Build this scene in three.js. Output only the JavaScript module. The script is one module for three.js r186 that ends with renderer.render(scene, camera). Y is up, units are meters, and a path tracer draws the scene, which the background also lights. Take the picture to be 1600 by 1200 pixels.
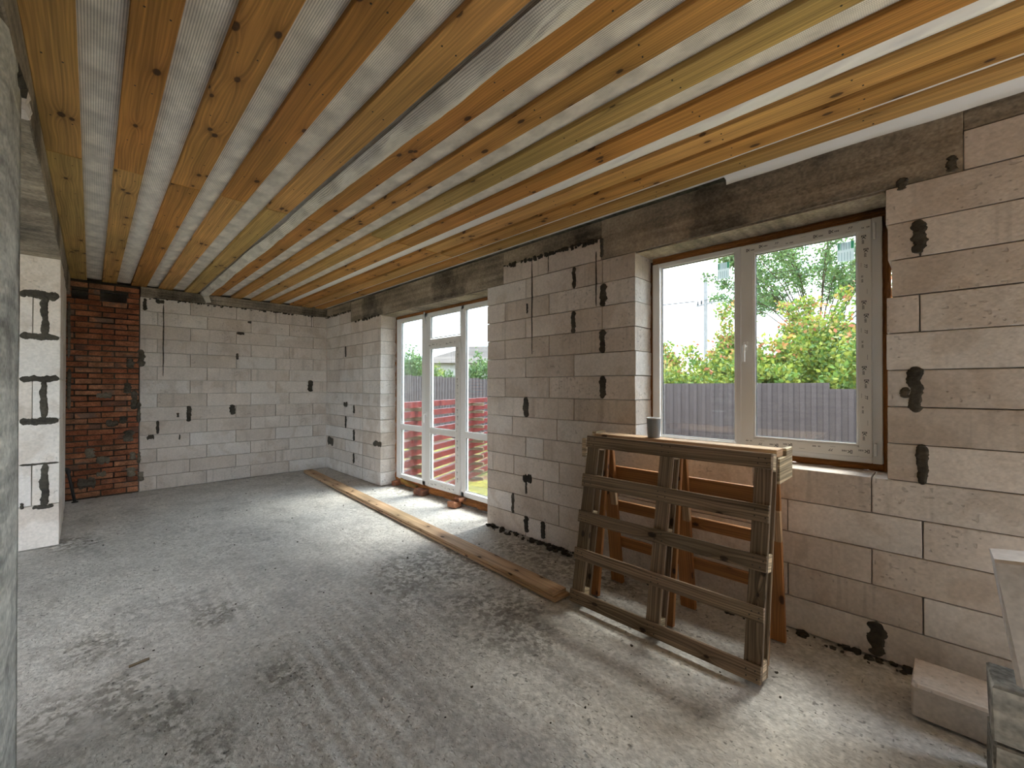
import * as THREE from 'three';
import { mergeGeometries } from 'three/addons/utils/BufferGeometryUtils.js';

// ---------------------------------------------------------------- camera, sky, sun, exposure
const scene = new THREE.Scene();
const renderer = new THREE.WebGLRenderer({ antialias: true });
renderer.toneMapping = THREE.LinearToneMapping;
renderer.toneMappingExposure = 11.8;
renderer.shadowMap.enabled = true;

const FOC = 665.706, YAW = 0.778978, PIT = 0.0063633, ROLL = 0.00083, EYE = 1.5073;
const camera = new THREE.PerspectiveCamera(2 * Math.atan(600 / FOC) * 180 / Math.PI, 4 / 3, 0.05, 400);
camera.position.set(0, EYE, 0);
camera.rotation.order = 'YXZ';
camera.rotation.set(PIT, -YAW, ROLL);

const SKY = 1.0;
const sun = new THREE.DirectionalLight(new THREE.Color(1, 0.93, 0.8), 1.35);
const sunEl = 59 * Math.PI / 180, sunAz = 8 * Math.PI / 180;
sun.position.set(Math.cos(sunEl) * Math.cos(sunAz) * 40, Math.sin(sunEl) * 40, Math.cos(sunEl) * Math.sin(sunAz) * 40);
sun.shadow.radius = 44;
sun.castShadow = true;
sun.shadow.mapSize.set(2048, 2048);
Object.assign(sun.shadow.camera, { left: -22, right: 22, top: 22, bottom: -22, near: 1, far: 90 });
scene.add(sun, sun.target);

// ---------------------------------------------------------------- noise
function mulberry(a) { return () => { a = (a + 0x6d2b79f5) | 0; let t = Math.imul(a ^ (a >>> 15), 1 | a); t = (t + Math.imul(t ^ (t >>> 7), 61 | t)) ^ t; return ((t ^ (t >>> 14)) >>> 0) / 4294967296; }; }
const rnd = mulberry(71);
const rr = (a, b) => a + (b - a) * rnd();
const pick = (a) => a[Math.floor(rnd() * a.length)];
const clamp = (x, a = 0, b = 1) => Math.min(b, Math.max(a, x));
const sstep = (a, b, x) => { const t = clamp((x - a) / (b - a)); return t * t * (3 - 2 * t); };
const lerp = (a, b, t) => a + (b - a) * t;
function vnoise(x, y, px, py, s) {
  const xi = Math.floor(x), yi = Math.floor(y), fx = x - xi, fy = y - yi;
  const u = fx * fx * (3 - 2 * fx), v = fy * fy * (3 - 2 * fy);
  let x0 = xi % px, y0 = yi % py; if (x0 < 0) x0 += px; if (y0 < 0) y0 += py;
  const x1 = x0 + 1 === px ? 0 : x0 + 1, y1 = y0 + 1 === py ? 0 : y0 + 1;
  const k = Math.imul(s, 1442695041), p0 = Math.imul(x0, 374761393), p1 = Math.imul(x1, 374761393), q0 = Math.imul(y0, 668265263) + k, q1 = Math.imul(y1, 668265263) + k;
  let a = p0 + q0 | 0, b = p1 + q0 | 0, c = p0 + q1 | 0, d = p1 + q1 | 0;
  a = Math.imul(a ^ (a >>> 13), 1274126177); a = ((a ^ (a >>> 16)) >>> 0) / 4294967296;
  b = Math.imul(b ^ (b >>> 13), 1274126177); b = ((b ^ (b >>> 16)) >>> 0) / 4294967296;
  c = Math.imul(c ^ (c >>> 13), 1274126177); c = ((c ^ (c >>> 16)) >>> 0) / 4294967296;
  d = Math.imul(d ^ (d >>> 13), 1274126177); d = ((d ^ (d >>> 16)) >>> 0) / 4294967296;
  return a + (b - a) * u + (c - a) * v + (a - b - c + d) * u * v;
}
function fbm(x, y, px, py, s, oct = 4, g = 0.5) {
  let v = 0, a = 1, n = 0;
  for (let i = 0; i < oct; i++) { v += a * vnoise(x, y, px, py, s + i * 17); n += a; x *= 2; y *= 2; px *= 2; py *= 2; a *= g; }
  return v / n;
}
const BIG = 1 << 20;
function texture(w, h, fn, srgb = true) {
  const d = new Uint8Array(w * h * 4);
  for (let j = 0; j < h; j++) for (let i = 0; i < w; i++) {
    const c = fn((i + 0.5) / w, (j + 0.5) / h, i, j), k = (j * w + i) * 4;
    if (typeof c === 'number') d[k] = d[k + 1] = d[k + 2] = clamp(c) * 255; else { d[k] = clamp(c[0]) * 255; d[k + 1] = clamp(c[1]) * 255; d[k + 2] = clamp(c[2]) * 255; }
    d[k + 3] = 255;
  }
  const t = new THREE.DataTexture(d, w, h);
  t.wrapS = t.wrapT = THREE.RepeatWrapping; t.magFilter = THREE.LinearFilter; t.minFilter = THREE.LinearMipmapLinearFilter; t.generateMipmaps = true;
  if (srgb) t.colorSpace = THREE.SRGBColorSpace;
  t.needsUpdate = true;
  return t;
}
function tiled(t, u, v) { t.repeat.set(1 / u, 1 / v); return t; }

// ---------------------------------------------------------------- sky (air and clouds only)
{
  const w = 1024, h = 512, d = new Float32Array(w * h * 4);
  for (let j = 0; j < h; j++) for (let i = 0; i < w; i++) {
    const el = ((j + 0.5) / h - 0.5) * Math.PI, k = (j * w + i) * 4;
    const U = i / w * 16, V = Math.max(0, el) * 6;
    let c = fbm(U, V, 16, BIG, 5, 6, 0.55);
    const c2 = fbm(U * 2 + 3, V * 2, 32, BIG, 91, 5, 0.55);
    c = sstep(0.40, 0.62, c * 0.75 + c2 * 0.25);
    const up = clamp(el / 1.2);
    const air = [lerp(0.62, 0.46, up), lerp(0.76, 0.62, up), lerp(0.86, 0.80, up)];
    const cloud = lerp(1.12, 0.8, sstep(0.45, 0.75, c2));
    for (let q = 0; q < 3; q++) d[k + q] = lerp(air[q], cloud * [1.0, 1.0, 1.0][q], c);
    d[k + 3] = 1;
  }
  const t = new THREE.DataTexture(d, w, h, THREE.RGBAFormat, THREE.FloatType);
  t.mapping = THREE.EquirectangularReflectionMapping; t.magFilter = THREE.LinearFilter; t.needsUpdate = true;
  scene.background = t;
  scene.backgroundIntensity = SKY;
}

// ---------------------------------------------------------------- a photo pixel as a direction, met with the plane that the thing touches
const WX = 3.1238, BZ = -8.1138, LX = -0.205, CEIL = 2.94, FRX = 3.37, WOUT = 3.524;
function ray(u, v) {
  let x = (u - 800) / FOC, y = -(v - 600) / FOC, z = -1, c, s;
  c = Math.cos(ROLL); s = Math.sin(ROLL); [x, y] = [c * x - s * y, s * x + c * y];
  c = Math.cos(PIT); s = Math.sin(PIT); [y, z] = [c * y - s * z, s * y + c * z];
  c = Math.cos(YAW); s = Math.sin(YAW); [x, z] = [c * x - s * z, s * x + c * z];
  return [x, y, z];
}
const onX = (u, v, X = WX) => { const d = ray(u, v), t = X / d[0]; return [X, EYE + d[1] * t, d[2] * t]; };
const onZ = (u, v, Z = BZ) => { const d = ray(u, v), t = Z / d[2]; return [d[0] * t, EYE + d[1] * t, Z]; };
const onY = (u, v, Y = 0) => { const d = ray(u, v), t = (Y - EYE) / d[1]; return [d[0] * t, Y, d[2] * t]; };

// ---------------------------------------------------------------- helpers for things and parts
const taken = {};
function numbered(n) { if (!(n in taken)) { taken[n] = 0; return n; } return n + '_' + String(++taken[n]).padStart(3, '0'); }
function shade(o) { o.castShadow = o.receiveShadow = true; return o; }
function part(name, geo, mat, parent, label) {
  const m = shade(new THREE.Mesh(geo, mat)); m.name = name; parent.add(m);
  if (label) m.userData.label = label;
  return m;
}
function thing(name, label, category, pos = [0, 0, 0], group) {
  const g = new THREE.Group(); g.name = numbered(name); g.position.set(...pos); scene.add(g);
  g.userData = { label, category }; if (group) g.userData.group = group;
  return g;
}
function single(name, geo, mat, label, category, group) {
  const m = shade(new THREE.Mesh(geo, mat)); m.name = numbered(name); scene.add(m);
  m.userData = { label, category }; if (group) m.userData.group = group;
  return m;
}
function structure(name, label, category) {
  const g = new THREE.Group(); g.name = name; scene.add(g); g.userData = { kind: 'structure', label, category }; return g;
}
// a box with chamfered edges, uv in metres
function cbox(w, h, d, k = 0.003, uo = 0, vo = 0, wood = false, jit = 0, jseed = 1) {
  const e = [w / 2, h / 2, d / 2], pos = [], uv = [];
  const jr = mulberry(jseed), J = {};
  const P = (sx, sy, sz, ax) => {
    const s = [sx, sy, sz], p = s.map((q, i) => q * (e[i] - (i === ax ? 0 : k)));
    if (jit) { const key = s.join() + ax; J[key] = J[key] || [jr(), jr(), jr()].map((q) => (q - 0.5) * jit); return p.map((q, i) => q + J[key][i]); }
    return p;
  };
  const dims = [w, h, d], long = wood ? dims.indexOf(Math.max(w, h, d)) : -1;
  const tri = (a, b, c) => {
    const A = new THREE.Vector3(...a), B = new THREE.Vector3(...b), C = new THREE.Vector3(...c);
    const n = new THREE.Vector3().crossVectors(B.clone().sub(A), C.clone().sub(A));
    const m = A.clone().add(B).add(C);
    let t = [a, b, c]; if (n.dot(m) < 0) { t = [a, c, b]; n.negate(); }
    const an = [Math.abs(n.x), Math.abs(n.y), Math.abs(n.z)], ax = an.indexOf(Math.max(...an));
    let [i, j] = ax === 0 ? [2, 1] : ax === 1 ? [0, 2] : [0, 1];
    if (wood) { if (ax === long) { /* end grain */ } else { i = long; j = 3 - long - ax; } }
    for (const p of t) { pos.push(...p); uv.push(p[i] + uo, p[j] + vo); }
  };
  const quad = (a, b, c, dd) => { tri(a, b, c); tri(a, c, dd); };
  const S = [-1, 1];
  for (const s of S) {
    quad(P(s, -1, -1, 0), P(s, 1, -1, 0), P(s, 1, 1, 0), P(s, -1, 1, 0));
    quad(P(-1, s, -1, 1), P(1, s, -1, 1), P(1, s, 1, 1), P(-1, s, 1, 1));
    quad(P(-1, -1, s, 2), P(1, -1, s, 2), P(1, 1, s, 2), P(-1, 1, s, 2));
  }
  if (k > 0 || jit) {
    for (const a of S) for (const b of S) {
      quad(P(a, b, -1, 0), P(a, b, 1, 0), P(a, b, 1, 1), P(a, b, -1, 1));
      quad(P(a, -1, b, 0), P(a, 1, b, 0), P(a, 1, b, 2), P(a, -1, b, 2));
      quad(P(-1, a, b, 1), P(1, a, b, 1), P(1, a, b, 2), P(-1, a, b, 2));
      for (const c of S) tri(P(a, b, c, 0), P(a, b, c, 1), P(a, b, c, 2));
    }
  }
  const g = new THREE.BufferGeometry();
  g.setAttribute('position', new THREE.Float32BufferAttribute(pos, 3));
  g.setAttribute('uv', new THREE.Float32BufferAttribute(uv, 2));
  g.computeVertexNormals();
  return g;
}
// a box given by its corners
function span(x0, y0, z0, x1, y1, z1, k = 0.003, wood = false, uo = 0, vo = 0) {
  const g = cbox(Math.abs(x1 - x0), Math.abs(y1 - y0), Math.abs(z1 - z0), k, uo, vo, wood);
  g.translate((x0 + x1) / 2, (y0 + y1) / 2, (z0 + z1) / 2); return g;
}
function clean(g) { const q = g.index ? g.toNonIndexed() : g; for (const n of Object.keys(q.attributes)) if (!['position', 'normal', 'uv'].includes(n)) q.deleteAttribute(n); return q; }
const merge = (l) => mergeGeometries(l.map(clean));
// a bar between two points, w across and t thick; "face" is the direction that w lies in
function bar(a, b, w, t, side, k = 0.002, uo = 0, vo = 0) {
  const A = new THREE.Vector3(...a), B = new THREE.Vector3(...b), Y = B.clone().sub(A), L = Y.length(); Y.normalize();
  const Z = new THREE.Vector3().crossVectors(new THREE.Vector3(...side), Y).normalize(), X = new THREE.Vector3().crossVectors(Y, Z);
  const g = cbox(w, L, t, k, uo, vo, true);
  g.applyMatrix4(new THREE.Matrix4().makeBasis(X, Y, Z).setPosition(A.add(B).multiplyScalar(0.5)));
  return g;
}
function tube(pts, r, seg = 24, rad = 8) { return new THREE.TubeGeometry(new THREE.CatmullRomCurve3(pts.map((p) => new THREE.Vector3(...p))), seg, r, rad, false); }

// ---------------------------------------------------------------- materials
const M = {};
function mat(o) { return new THREE.MeshStandardMaterial({ roughness: 0.9, ...o }); }
const lin = (r, g, b) => new THREE.Color().setRGB(r, g, b);

// autoclaved block: pale, fine pores, scuffs and streaks of dust
const blockMap = tiled(texture(1024, 1024, (u, v) => {
  const f = fbm(u * 8, v * 8, 8, 8, 3, 5), fine = fbm(u * 180, v * 180, 180, 180, 9, 2);
  const scuff = sstep(0.55, 0.75, fbm(u * 14 + 2 * f, v * 10, 14, 10, 41, 4));
  const streak = sstep(0.6, 0.8, fbm(u * 60, v * 3, 60, 3, 57, 3)) * sstep(0.45, 0.65, fbm(u * 4, v * 4, 4, 4, 58, 2));
  const pit = sstep(0.84, 0.90, vnoise(u * 150, v * 150, 150, 150, 77)) * sstep(0.56, 0.66, fbm(u * 9, v * 9, 9, 9, 78, 2));
  let q = 0.9 + 0.12 * (f - 0.5) + 0.10 * (fine - 0.5) - 0.05 * scuff - 0.06 * streak - 0.10 * pit;
  return [q, q * (0.985 - 0.015 * scuff), q * (0.97 - 0.03 * scuff)];
}), 2.4, 2.4);
const blockBump = tiled(texture(1024, 1024, (u, v) => 0.6 * fbm(u * 200, v * 200, 200, 200, 13, 3) + 0.4 * fbm(u * 20, v * 20, 20, 20, 14, 4) - 0.5 * sstep(0.84, 0.90, vnoise(u * 150, v * 150, 150, 150, 77)) * sstep(0.56, 0.66, fbm(u * 9, v * 9, 9, 9, 78, 2)), false), 2.4, 2.4);
M.blocks = [[0.84, 0.78, 0.74], [0.80, 0.735, 0.69], [0.88, 0.835, 0.805], [0.76, 0.69, 0.635], [0.87, 0.84, 0.825]].map((c) => mat({ color: lin(...c), map: blockMap, bumpMap: blockBump, bumpScale: 0.003, roughness: 0.95 }));
M.joint = mat({ color: lin(0.52, 0.49, 0.45) });

// poured concrete with board marks
const concMap = tiled(texture(1024, 1024, (u, v) => {
  const f = fbm(u * 5, v * 7, 5, 7, 21, 6, 0.6), s = fbm(u * 3, v * 50, 3, 50, 22, 4), sp = fbm(u * 150, v * 150, 150, 150, 23, 2);
  const dark = sstep(0.52, 0.72, fbm(u * 6, v * 4, 6, 4, 26, 5));
  const q = 0.62 + 0.42 * (f - 0.5) + 0.28 * (s - 0.5) + 0.2 * (sp - 0.5) - 0.16 * dark;
  return [q, q * 0.965, q * 0.92];
}), 2, 2);
const concBump = tiled(texture(1024, 1024, (u, v) => 0.45 * fbm(u * 3, v * 50, 3, 50, 22, 4) + 0.35 * fbm(u * 40, v * 40, 40, 40, 25, 4) + 0.2 * fbm(u * 200, v * 200, 200, 200, 24, 2), false), 2, 2);
M.concrete = mat({ color: lin(0.82, 0.745, 0.64), map: concMap, bumpMap: concBump, bumpScale: 0.012 });
M.plaster = mat({ color: lin(1.25, 1.32, 1.34), map: concMap, bumpMap: concBump, bumpScale: 0.015 });
M.mortar = mat({ color: lin(0.155, 0.145, 0.125), map: concMap, bumpMap: concBump, bumpScale: 0.012 });
M.mortarGrey = mat({ color: lin(0.42, 0.40, 0.35), map: concMap, bumpMap: concBump, bumpScale: 0.012 });

// brick
const brickMap = tiled(texture(512, 512, (u, v) => {
  const f = fbm(u * 10, v * 10, 10, 10, 31, 5), sp = fbm(u * 120, v * 120, 120, 120, 32, 2), grey = sstep(0.6, 0.72, fbm(u * 7, v * 7, 7, 7, 33, 5));
  const q = 0.72 + 0.5 * (f - 0.5) + 0.3 * (sp - 0.5);
  return [lerp(q, 0.5, grey * 0.6), lerp(q * 0.95, 0.62, grey * 0.6), lerp(q * 0.9, 0.75, grey * 0.6)];
}), 1.1, 1.1);
M.bricks = [[0.66, 0.27, 0.15], [0.72, 0.31, 0.17], [0.58, 0.22, 0.12], [0.75, 0.38, 0.23]].map((c) => mat({ color: lin(...c), map: brickMap, bumpMap: concBump, bumpScale: 0.008 }));

// timber: grain along u (4 m), four boards' worth across v (0.6 m)
function woodTex(seed, knots, contrast) {
  const kr = mulberry(seed), ks = [];
  for (let i = 0; i < knots; i++) ks.push([kr(), kr(), 0.006 + 0.010 * kr(), 0.5 + kr()]);
  const f = (u, v) => {
    let X = u * 4, Y = v * 0.6, k = 0, sw = 0;
    for (const [ku, kv, r, st] of ks) {
      let dx = X - ku * 4, dy = Y - kv * 0.6; dx -= 4 * Math.round(dx / 4); dy -= 0.6 * Math.round(dy / 0.6);
      const q = Math.hypot(dx * 0.55, dy) / r; if (q > 9) continue;
      sw += Math.exp(-q * 0.45) * st * 0.022 * Math.sign(dy || 1); k = Math.max(k, (1 - sstep(0.75, 1.35, q)) * 0.95, Math.exp(-q * 0.5) * 0.4);
    }
    const w = fbm(u * 6, v * 6, 6, 6, seed + 2, 3);
    const y = (v + sw / 0.6 + 0.035 * (w - 0.5));
    const g = fbm(u * 5, y * 44, 5, 44, seed + 3, 4, 0.6), fine = fbm(u * 14, y * 240, 14, 240, seed + 4, 3);
    const ring = 0.5 + 0.5 * Math.sin(y * 2 * Math.PI * 40 + 5 * w);
    return [0.78 + contrast * (0.42 * (g - 0.5) + 0.22 * (fine - 0.5) + 0.10 * (ring - 0.5)), k, fbm(u * 7, v * 3, 7, 3, seed + 7, 4)];
  };
  const col = tiled(texture(2048, 512, (u, v) => { const [q, k, t] = f(u, v), d = 1 - 0.6 * k; const s = q + 0.16 * (t - 0.5); return [s * d, s * d * (0.99 - 0.10 * k - 0.06 * (t - 0.5)), s * d * (0.97 - 0.2 * k)]; }), 4, 0.6);
  return col;
}
const pine = woodTex(201, 26, 0.8), old = woodTex(303, 26, 1.5);
M.ceilWood = [[0.84, 0.49, 0.155], [0.76, 0.355, 0.08], [0.82, 0.42, 0.11], [0.76, 0.51, 0.17], [0.92, 0.51, 0.165]].map((c) => mat({ color: lin(...c), map: pine, roughness: 0.75 }));
M.freshWood = mat({ color: lin(0.80, 0.55, 0.34), map: pine, roughness: 0.8 });
M.amberWood = mat({ color: lin(0.62, 0.27, 0.085), map: pine, roughness: 0.7 });
M.greyWood = mat({ color: lin(0.37, 0.275, 0.195), map: old, roughness: 0.9 });
M.paleWood = mat({ color: lin(0.82, 0.66, 0.47), map: old, roughness: 0.85 });

// woven insulation film: threads along the boards, finer ones across
const netMap = tiled(texture(1024, 1024, (u, v) => {
  const a = Math.pow(Math.abs(Math.sin(u * Math.PI * 24)), 0.8), b = Math.pow(Math.abs(Math.sin(v * Math.PI * 64)), 0.6), f = fbm(u * 4, v * 5, 4, 5, 61, 5);
  const q = 0.58 + 0.28 * a + 0.10 * b + 0.26 * (f - 0.5); return [q, q * 0.985, q * 0.96];
}), 0.22, 0.44);
M.net = mat({ color: lin(1.0, 0.965, 0.92), map: netMap, side: THREE.DoubleSide });
M.film = mat({ color: lin(0.86, 0.85, 0.83), roughness: 0.7, side: THREE.DoubleSide });
M.weave = mat({ color: lin(1.0, 0.985, 0.95), map: netMap.clone(), side: THREE.DoubleSide });
M.weave.map.repeat.set(5, 1.6); M.weave.map.needsUpdate = true;

M.pvc = mat({ color: lin(0.80, 0.80, 0.80), roughness: 0.35 });
M.pvcFilm = mat({ color: lin(0.74, 0.735, 0.72), roughness: 0.4 });
M.handle = mat({ color: lin(0.86, 0.86, 0.86), roughness: 0.25 });
M.gasket = mat({ color: lin(0.05, 0.05, 0.055), roughness: 0.6 });
M.foam = mat({ color: lin(0.95, 0.40, 0.11), bumpMap: concBump, bumpScale: 0.03, map: concMap });
M.foamYellow = mat({ color: lin(0.95, 0.55, 0.12), bumpMap: concBump, bumpScale: 0.03, map: concMap });
M.glass = new THREE.MeshPhysicalMaterial({ color: lin(0.85, 0.865, 0.87), transmission: 1, thickness: 0, roughness: 0, ior: 1.5 });
M.blackPlastic = mat({ color: lin(0.012, 0.012, 0.013), roughness: 0.5 });
M.tin = mat({ color: lin(0.22, 0.23, 0.25), roughness: 0.45 });
M.rim = mat({ color: lin(0.75, 0.76, 0.77), roughness: 0.4 });
M.nail = mat({ color: lin(0.05, 0.045, 0.04), roughness: 0.6, metalness: 0.4 });

// ---------------------------------------------------------------- floor
const FX0 = -0.75, FX1 = 3.45, FZ0 = -8.2, FZ1 = 1.0;
// spilt mortar and trodden dirt: centre (photo pixel met with the floor), reach in metres
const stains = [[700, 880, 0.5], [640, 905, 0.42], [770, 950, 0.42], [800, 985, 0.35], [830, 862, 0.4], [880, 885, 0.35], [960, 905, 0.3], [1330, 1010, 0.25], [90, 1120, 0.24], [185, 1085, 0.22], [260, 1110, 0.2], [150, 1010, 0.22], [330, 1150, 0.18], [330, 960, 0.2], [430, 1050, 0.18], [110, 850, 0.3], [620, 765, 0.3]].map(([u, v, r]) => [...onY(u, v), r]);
const ridgeDir = (() => { const a = onY(400, 890), b = onY(560, 1080); const l = Math.hypot(b[0] - a[0], b[2] - a[2]); return [(b[0] - a[0]) / l, (b[2] - a[2]) / l]; })();
function floorRelief(x, z) {
  let h = 0.010 * (fbm(x * 1.3 + 40, z * 1.3 + 40, BIG, BIG, 81, 3) - 0.5) + 0.006 * (fbm(x * 9 + 70, z * 9 + 90, BIG, BIG, 82, 3) - 0.5);
  const w = x * -ridgeDir[1] + z * ridgeDir[0] + 0.05 * fbm(x * 2, z * 2 + 60, BIG, BIG, 83, 2);
  const n = 0.7 * (fbm(x * 1.6 + 11, z * 1.1 + 33, BIG, BIG, 84, 3) - 0.5), m = sstep(0.35, 0.75, x + n) * (1 - sstep(1.7, 2.2, x + n)) * sstep(-4.3, -3.8, z + n) * (1 - sstep(-1.5, -1.0, z + n));
  h += 0.0032 * m * Math.sin(w * 2 * Math.PI / 0.085) * (0.4 + fbm(x * 2 + 5, z * 2 + 40, BIG, BIG, 85, 2));
  return h - 0.009;
}
const floorMap = texture(2048, 2048, (u, v) => {
  const x = lerp(FX0, FX1, u), z = lerp(FZ1, FZ0, v);
  const big = fbm(x * 0.8 + 9, z * 0.8 + 30, BIG, BIG, 101, 4), med = fbm(x * 5 + 9, z * 5 + 80, BIG, BIG, 102, 5, 0.6), fine = fbm(x * 60, z * 60 + 900, BIG, BIG, 103, 3, 0.6);
  let q = 0.79 + 0.16 * (big - 0.5) + 0.22 * (med - 0.5) + 0.26 * (fine - 0.5);
  // trodden dirt and spilt mortar, in patches with their own ragged edges
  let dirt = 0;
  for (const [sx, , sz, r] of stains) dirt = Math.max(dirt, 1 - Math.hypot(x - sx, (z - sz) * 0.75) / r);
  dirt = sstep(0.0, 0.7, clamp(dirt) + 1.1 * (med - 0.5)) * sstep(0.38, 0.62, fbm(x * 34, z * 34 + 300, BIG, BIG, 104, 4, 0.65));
  const rub = sstep(0.60, 0.70, fbm(x * 3.4 + 5, z * 1.6 + 70, BIG, BIG, 105, 5, 0.6)) * sstep(0.42, 0.62, fbm(x * 30, z * 22 + 50, BIG, BIG, 106, 4, 0.65));
  const spk = sstep(0.86, 0.9, vnoise(x * 70, z * 70 + 500, BIG, BIG, 108)) * sstep(0.45, 0.6, med);
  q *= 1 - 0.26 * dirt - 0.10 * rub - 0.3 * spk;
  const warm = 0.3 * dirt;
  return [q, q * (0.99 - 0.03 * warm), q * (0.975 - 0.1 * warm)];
});
const floorBump = texture(1024, 1024, (u, v) => 0.5 * fbm(u * 90, v * 90, 90, 90, 111, 4, 0.6) + 0.3 * fbm(u * 25, v * 12, 25, 12, 112, 3) - 0.3 * sstep(0.8, 0.88, vnoise(u * 80, v * 80, 80, 80, 113)), false);
floorBump.repeat.set(3.2, 7);
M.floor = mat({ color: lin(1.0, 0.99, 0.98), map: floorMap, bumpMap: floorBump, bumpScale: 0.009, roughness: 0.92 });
const floorMapFar = floorMap.clone(); floorMapFar.repeat.set(1 / 4.2, 1 / 9.2); floorMapFar.needsUpdate = true;
M.floorFar = mat({ color: lin(1.0, 0.99, 0.98), map: floorMapFar, roughness: 0.92 });
const floor = structure('floor', 'rough pale grey concrete floor screed with trowel marks', 'floor');
{
  const nx = 230, nz = 500, pos = [], uv = [], idx = [];
  for (let j = 0; j <= nz; j++) for (let i = 0; i <= nx; i++) {
    const x = lerp(FX0, FX1, i / nx), z = lerp(FZ1, FZ0, j / nz);
    pos.push(x, floorRelief(x, z), z); uv.push(i / nx, j / nz);
  }
  for (let j = 0; j < nz; j++) for (let i = 0; i < nx; i++) { const a = j * (nx + 1) + i, b = a + nx + 1; idx.push(a, a + 1, b, b, a + 1, b + 1); }
  const g = new THREE.BufferGeometry();
  g.setAttribute('position', new THREE.Float32BufferAttribute(pos, 3)); g.setAttribute('uv', new THREE.Float32BufferAttribute(uv, 2)); g.setIndex(idx); g.computeVertexNormals();
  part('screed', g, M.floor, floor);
  part('slab', merge([span(-5.2, -0.4, -9.1, 3.53, -0.03, 4.3, 0), span(-5.2, -0.03, -9.1, FX0, -0.004, 4.3, 0), span(FX0, -0.03, FZ1, 3.53, -0.004, 4.3, 0)]), M.floorFar, floor);
}

// ---------------------------------------------------------------- block masonry
const COURSE = 0.2, GAP = 0.0055;
function courseOfBlocks(parent, axis, face, depth, y0, y1, list, jut = 0.0012) {
  for (let i = 0; i + 1 < list.length; i++) {
    const a = list[i], b = list[i + 1]; if (b - a < 0.02) continue;
    const L = b - a - GAP, h = y1 - y0 - GAP, off = rr(-jut, jut), s = Math.floor(rnd() * 1e6);
    const g = axis === 'z' ? cbox(depth, h, L, 0.0025, rr(0, 2), rr(0, 2), false, 0.0018, s) : cbox(L, h, depth, 0.0025, rr(0, 2), rr(0, 2), false, 0.0018, s);
    const m = part('block', g, pick(M.blocks), parent);
    if (axis === 'z') m.position.set(face + depth / 2 + off, (y0 + y1) / 2, (a + b) / 2); else m.position.set((a + b) / 2, (y0 + y1) / 2, face - depth / 2 + off);
  }
}
const zs = (...us) => us.map((u) => onX(u, 600)[2]);
const DOOR = [-6.0, -3.556], WIN = [-0.222, -1.745].reverse(), NEARZ = 4.2, W2 = [0.9, 3.4];

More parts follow.
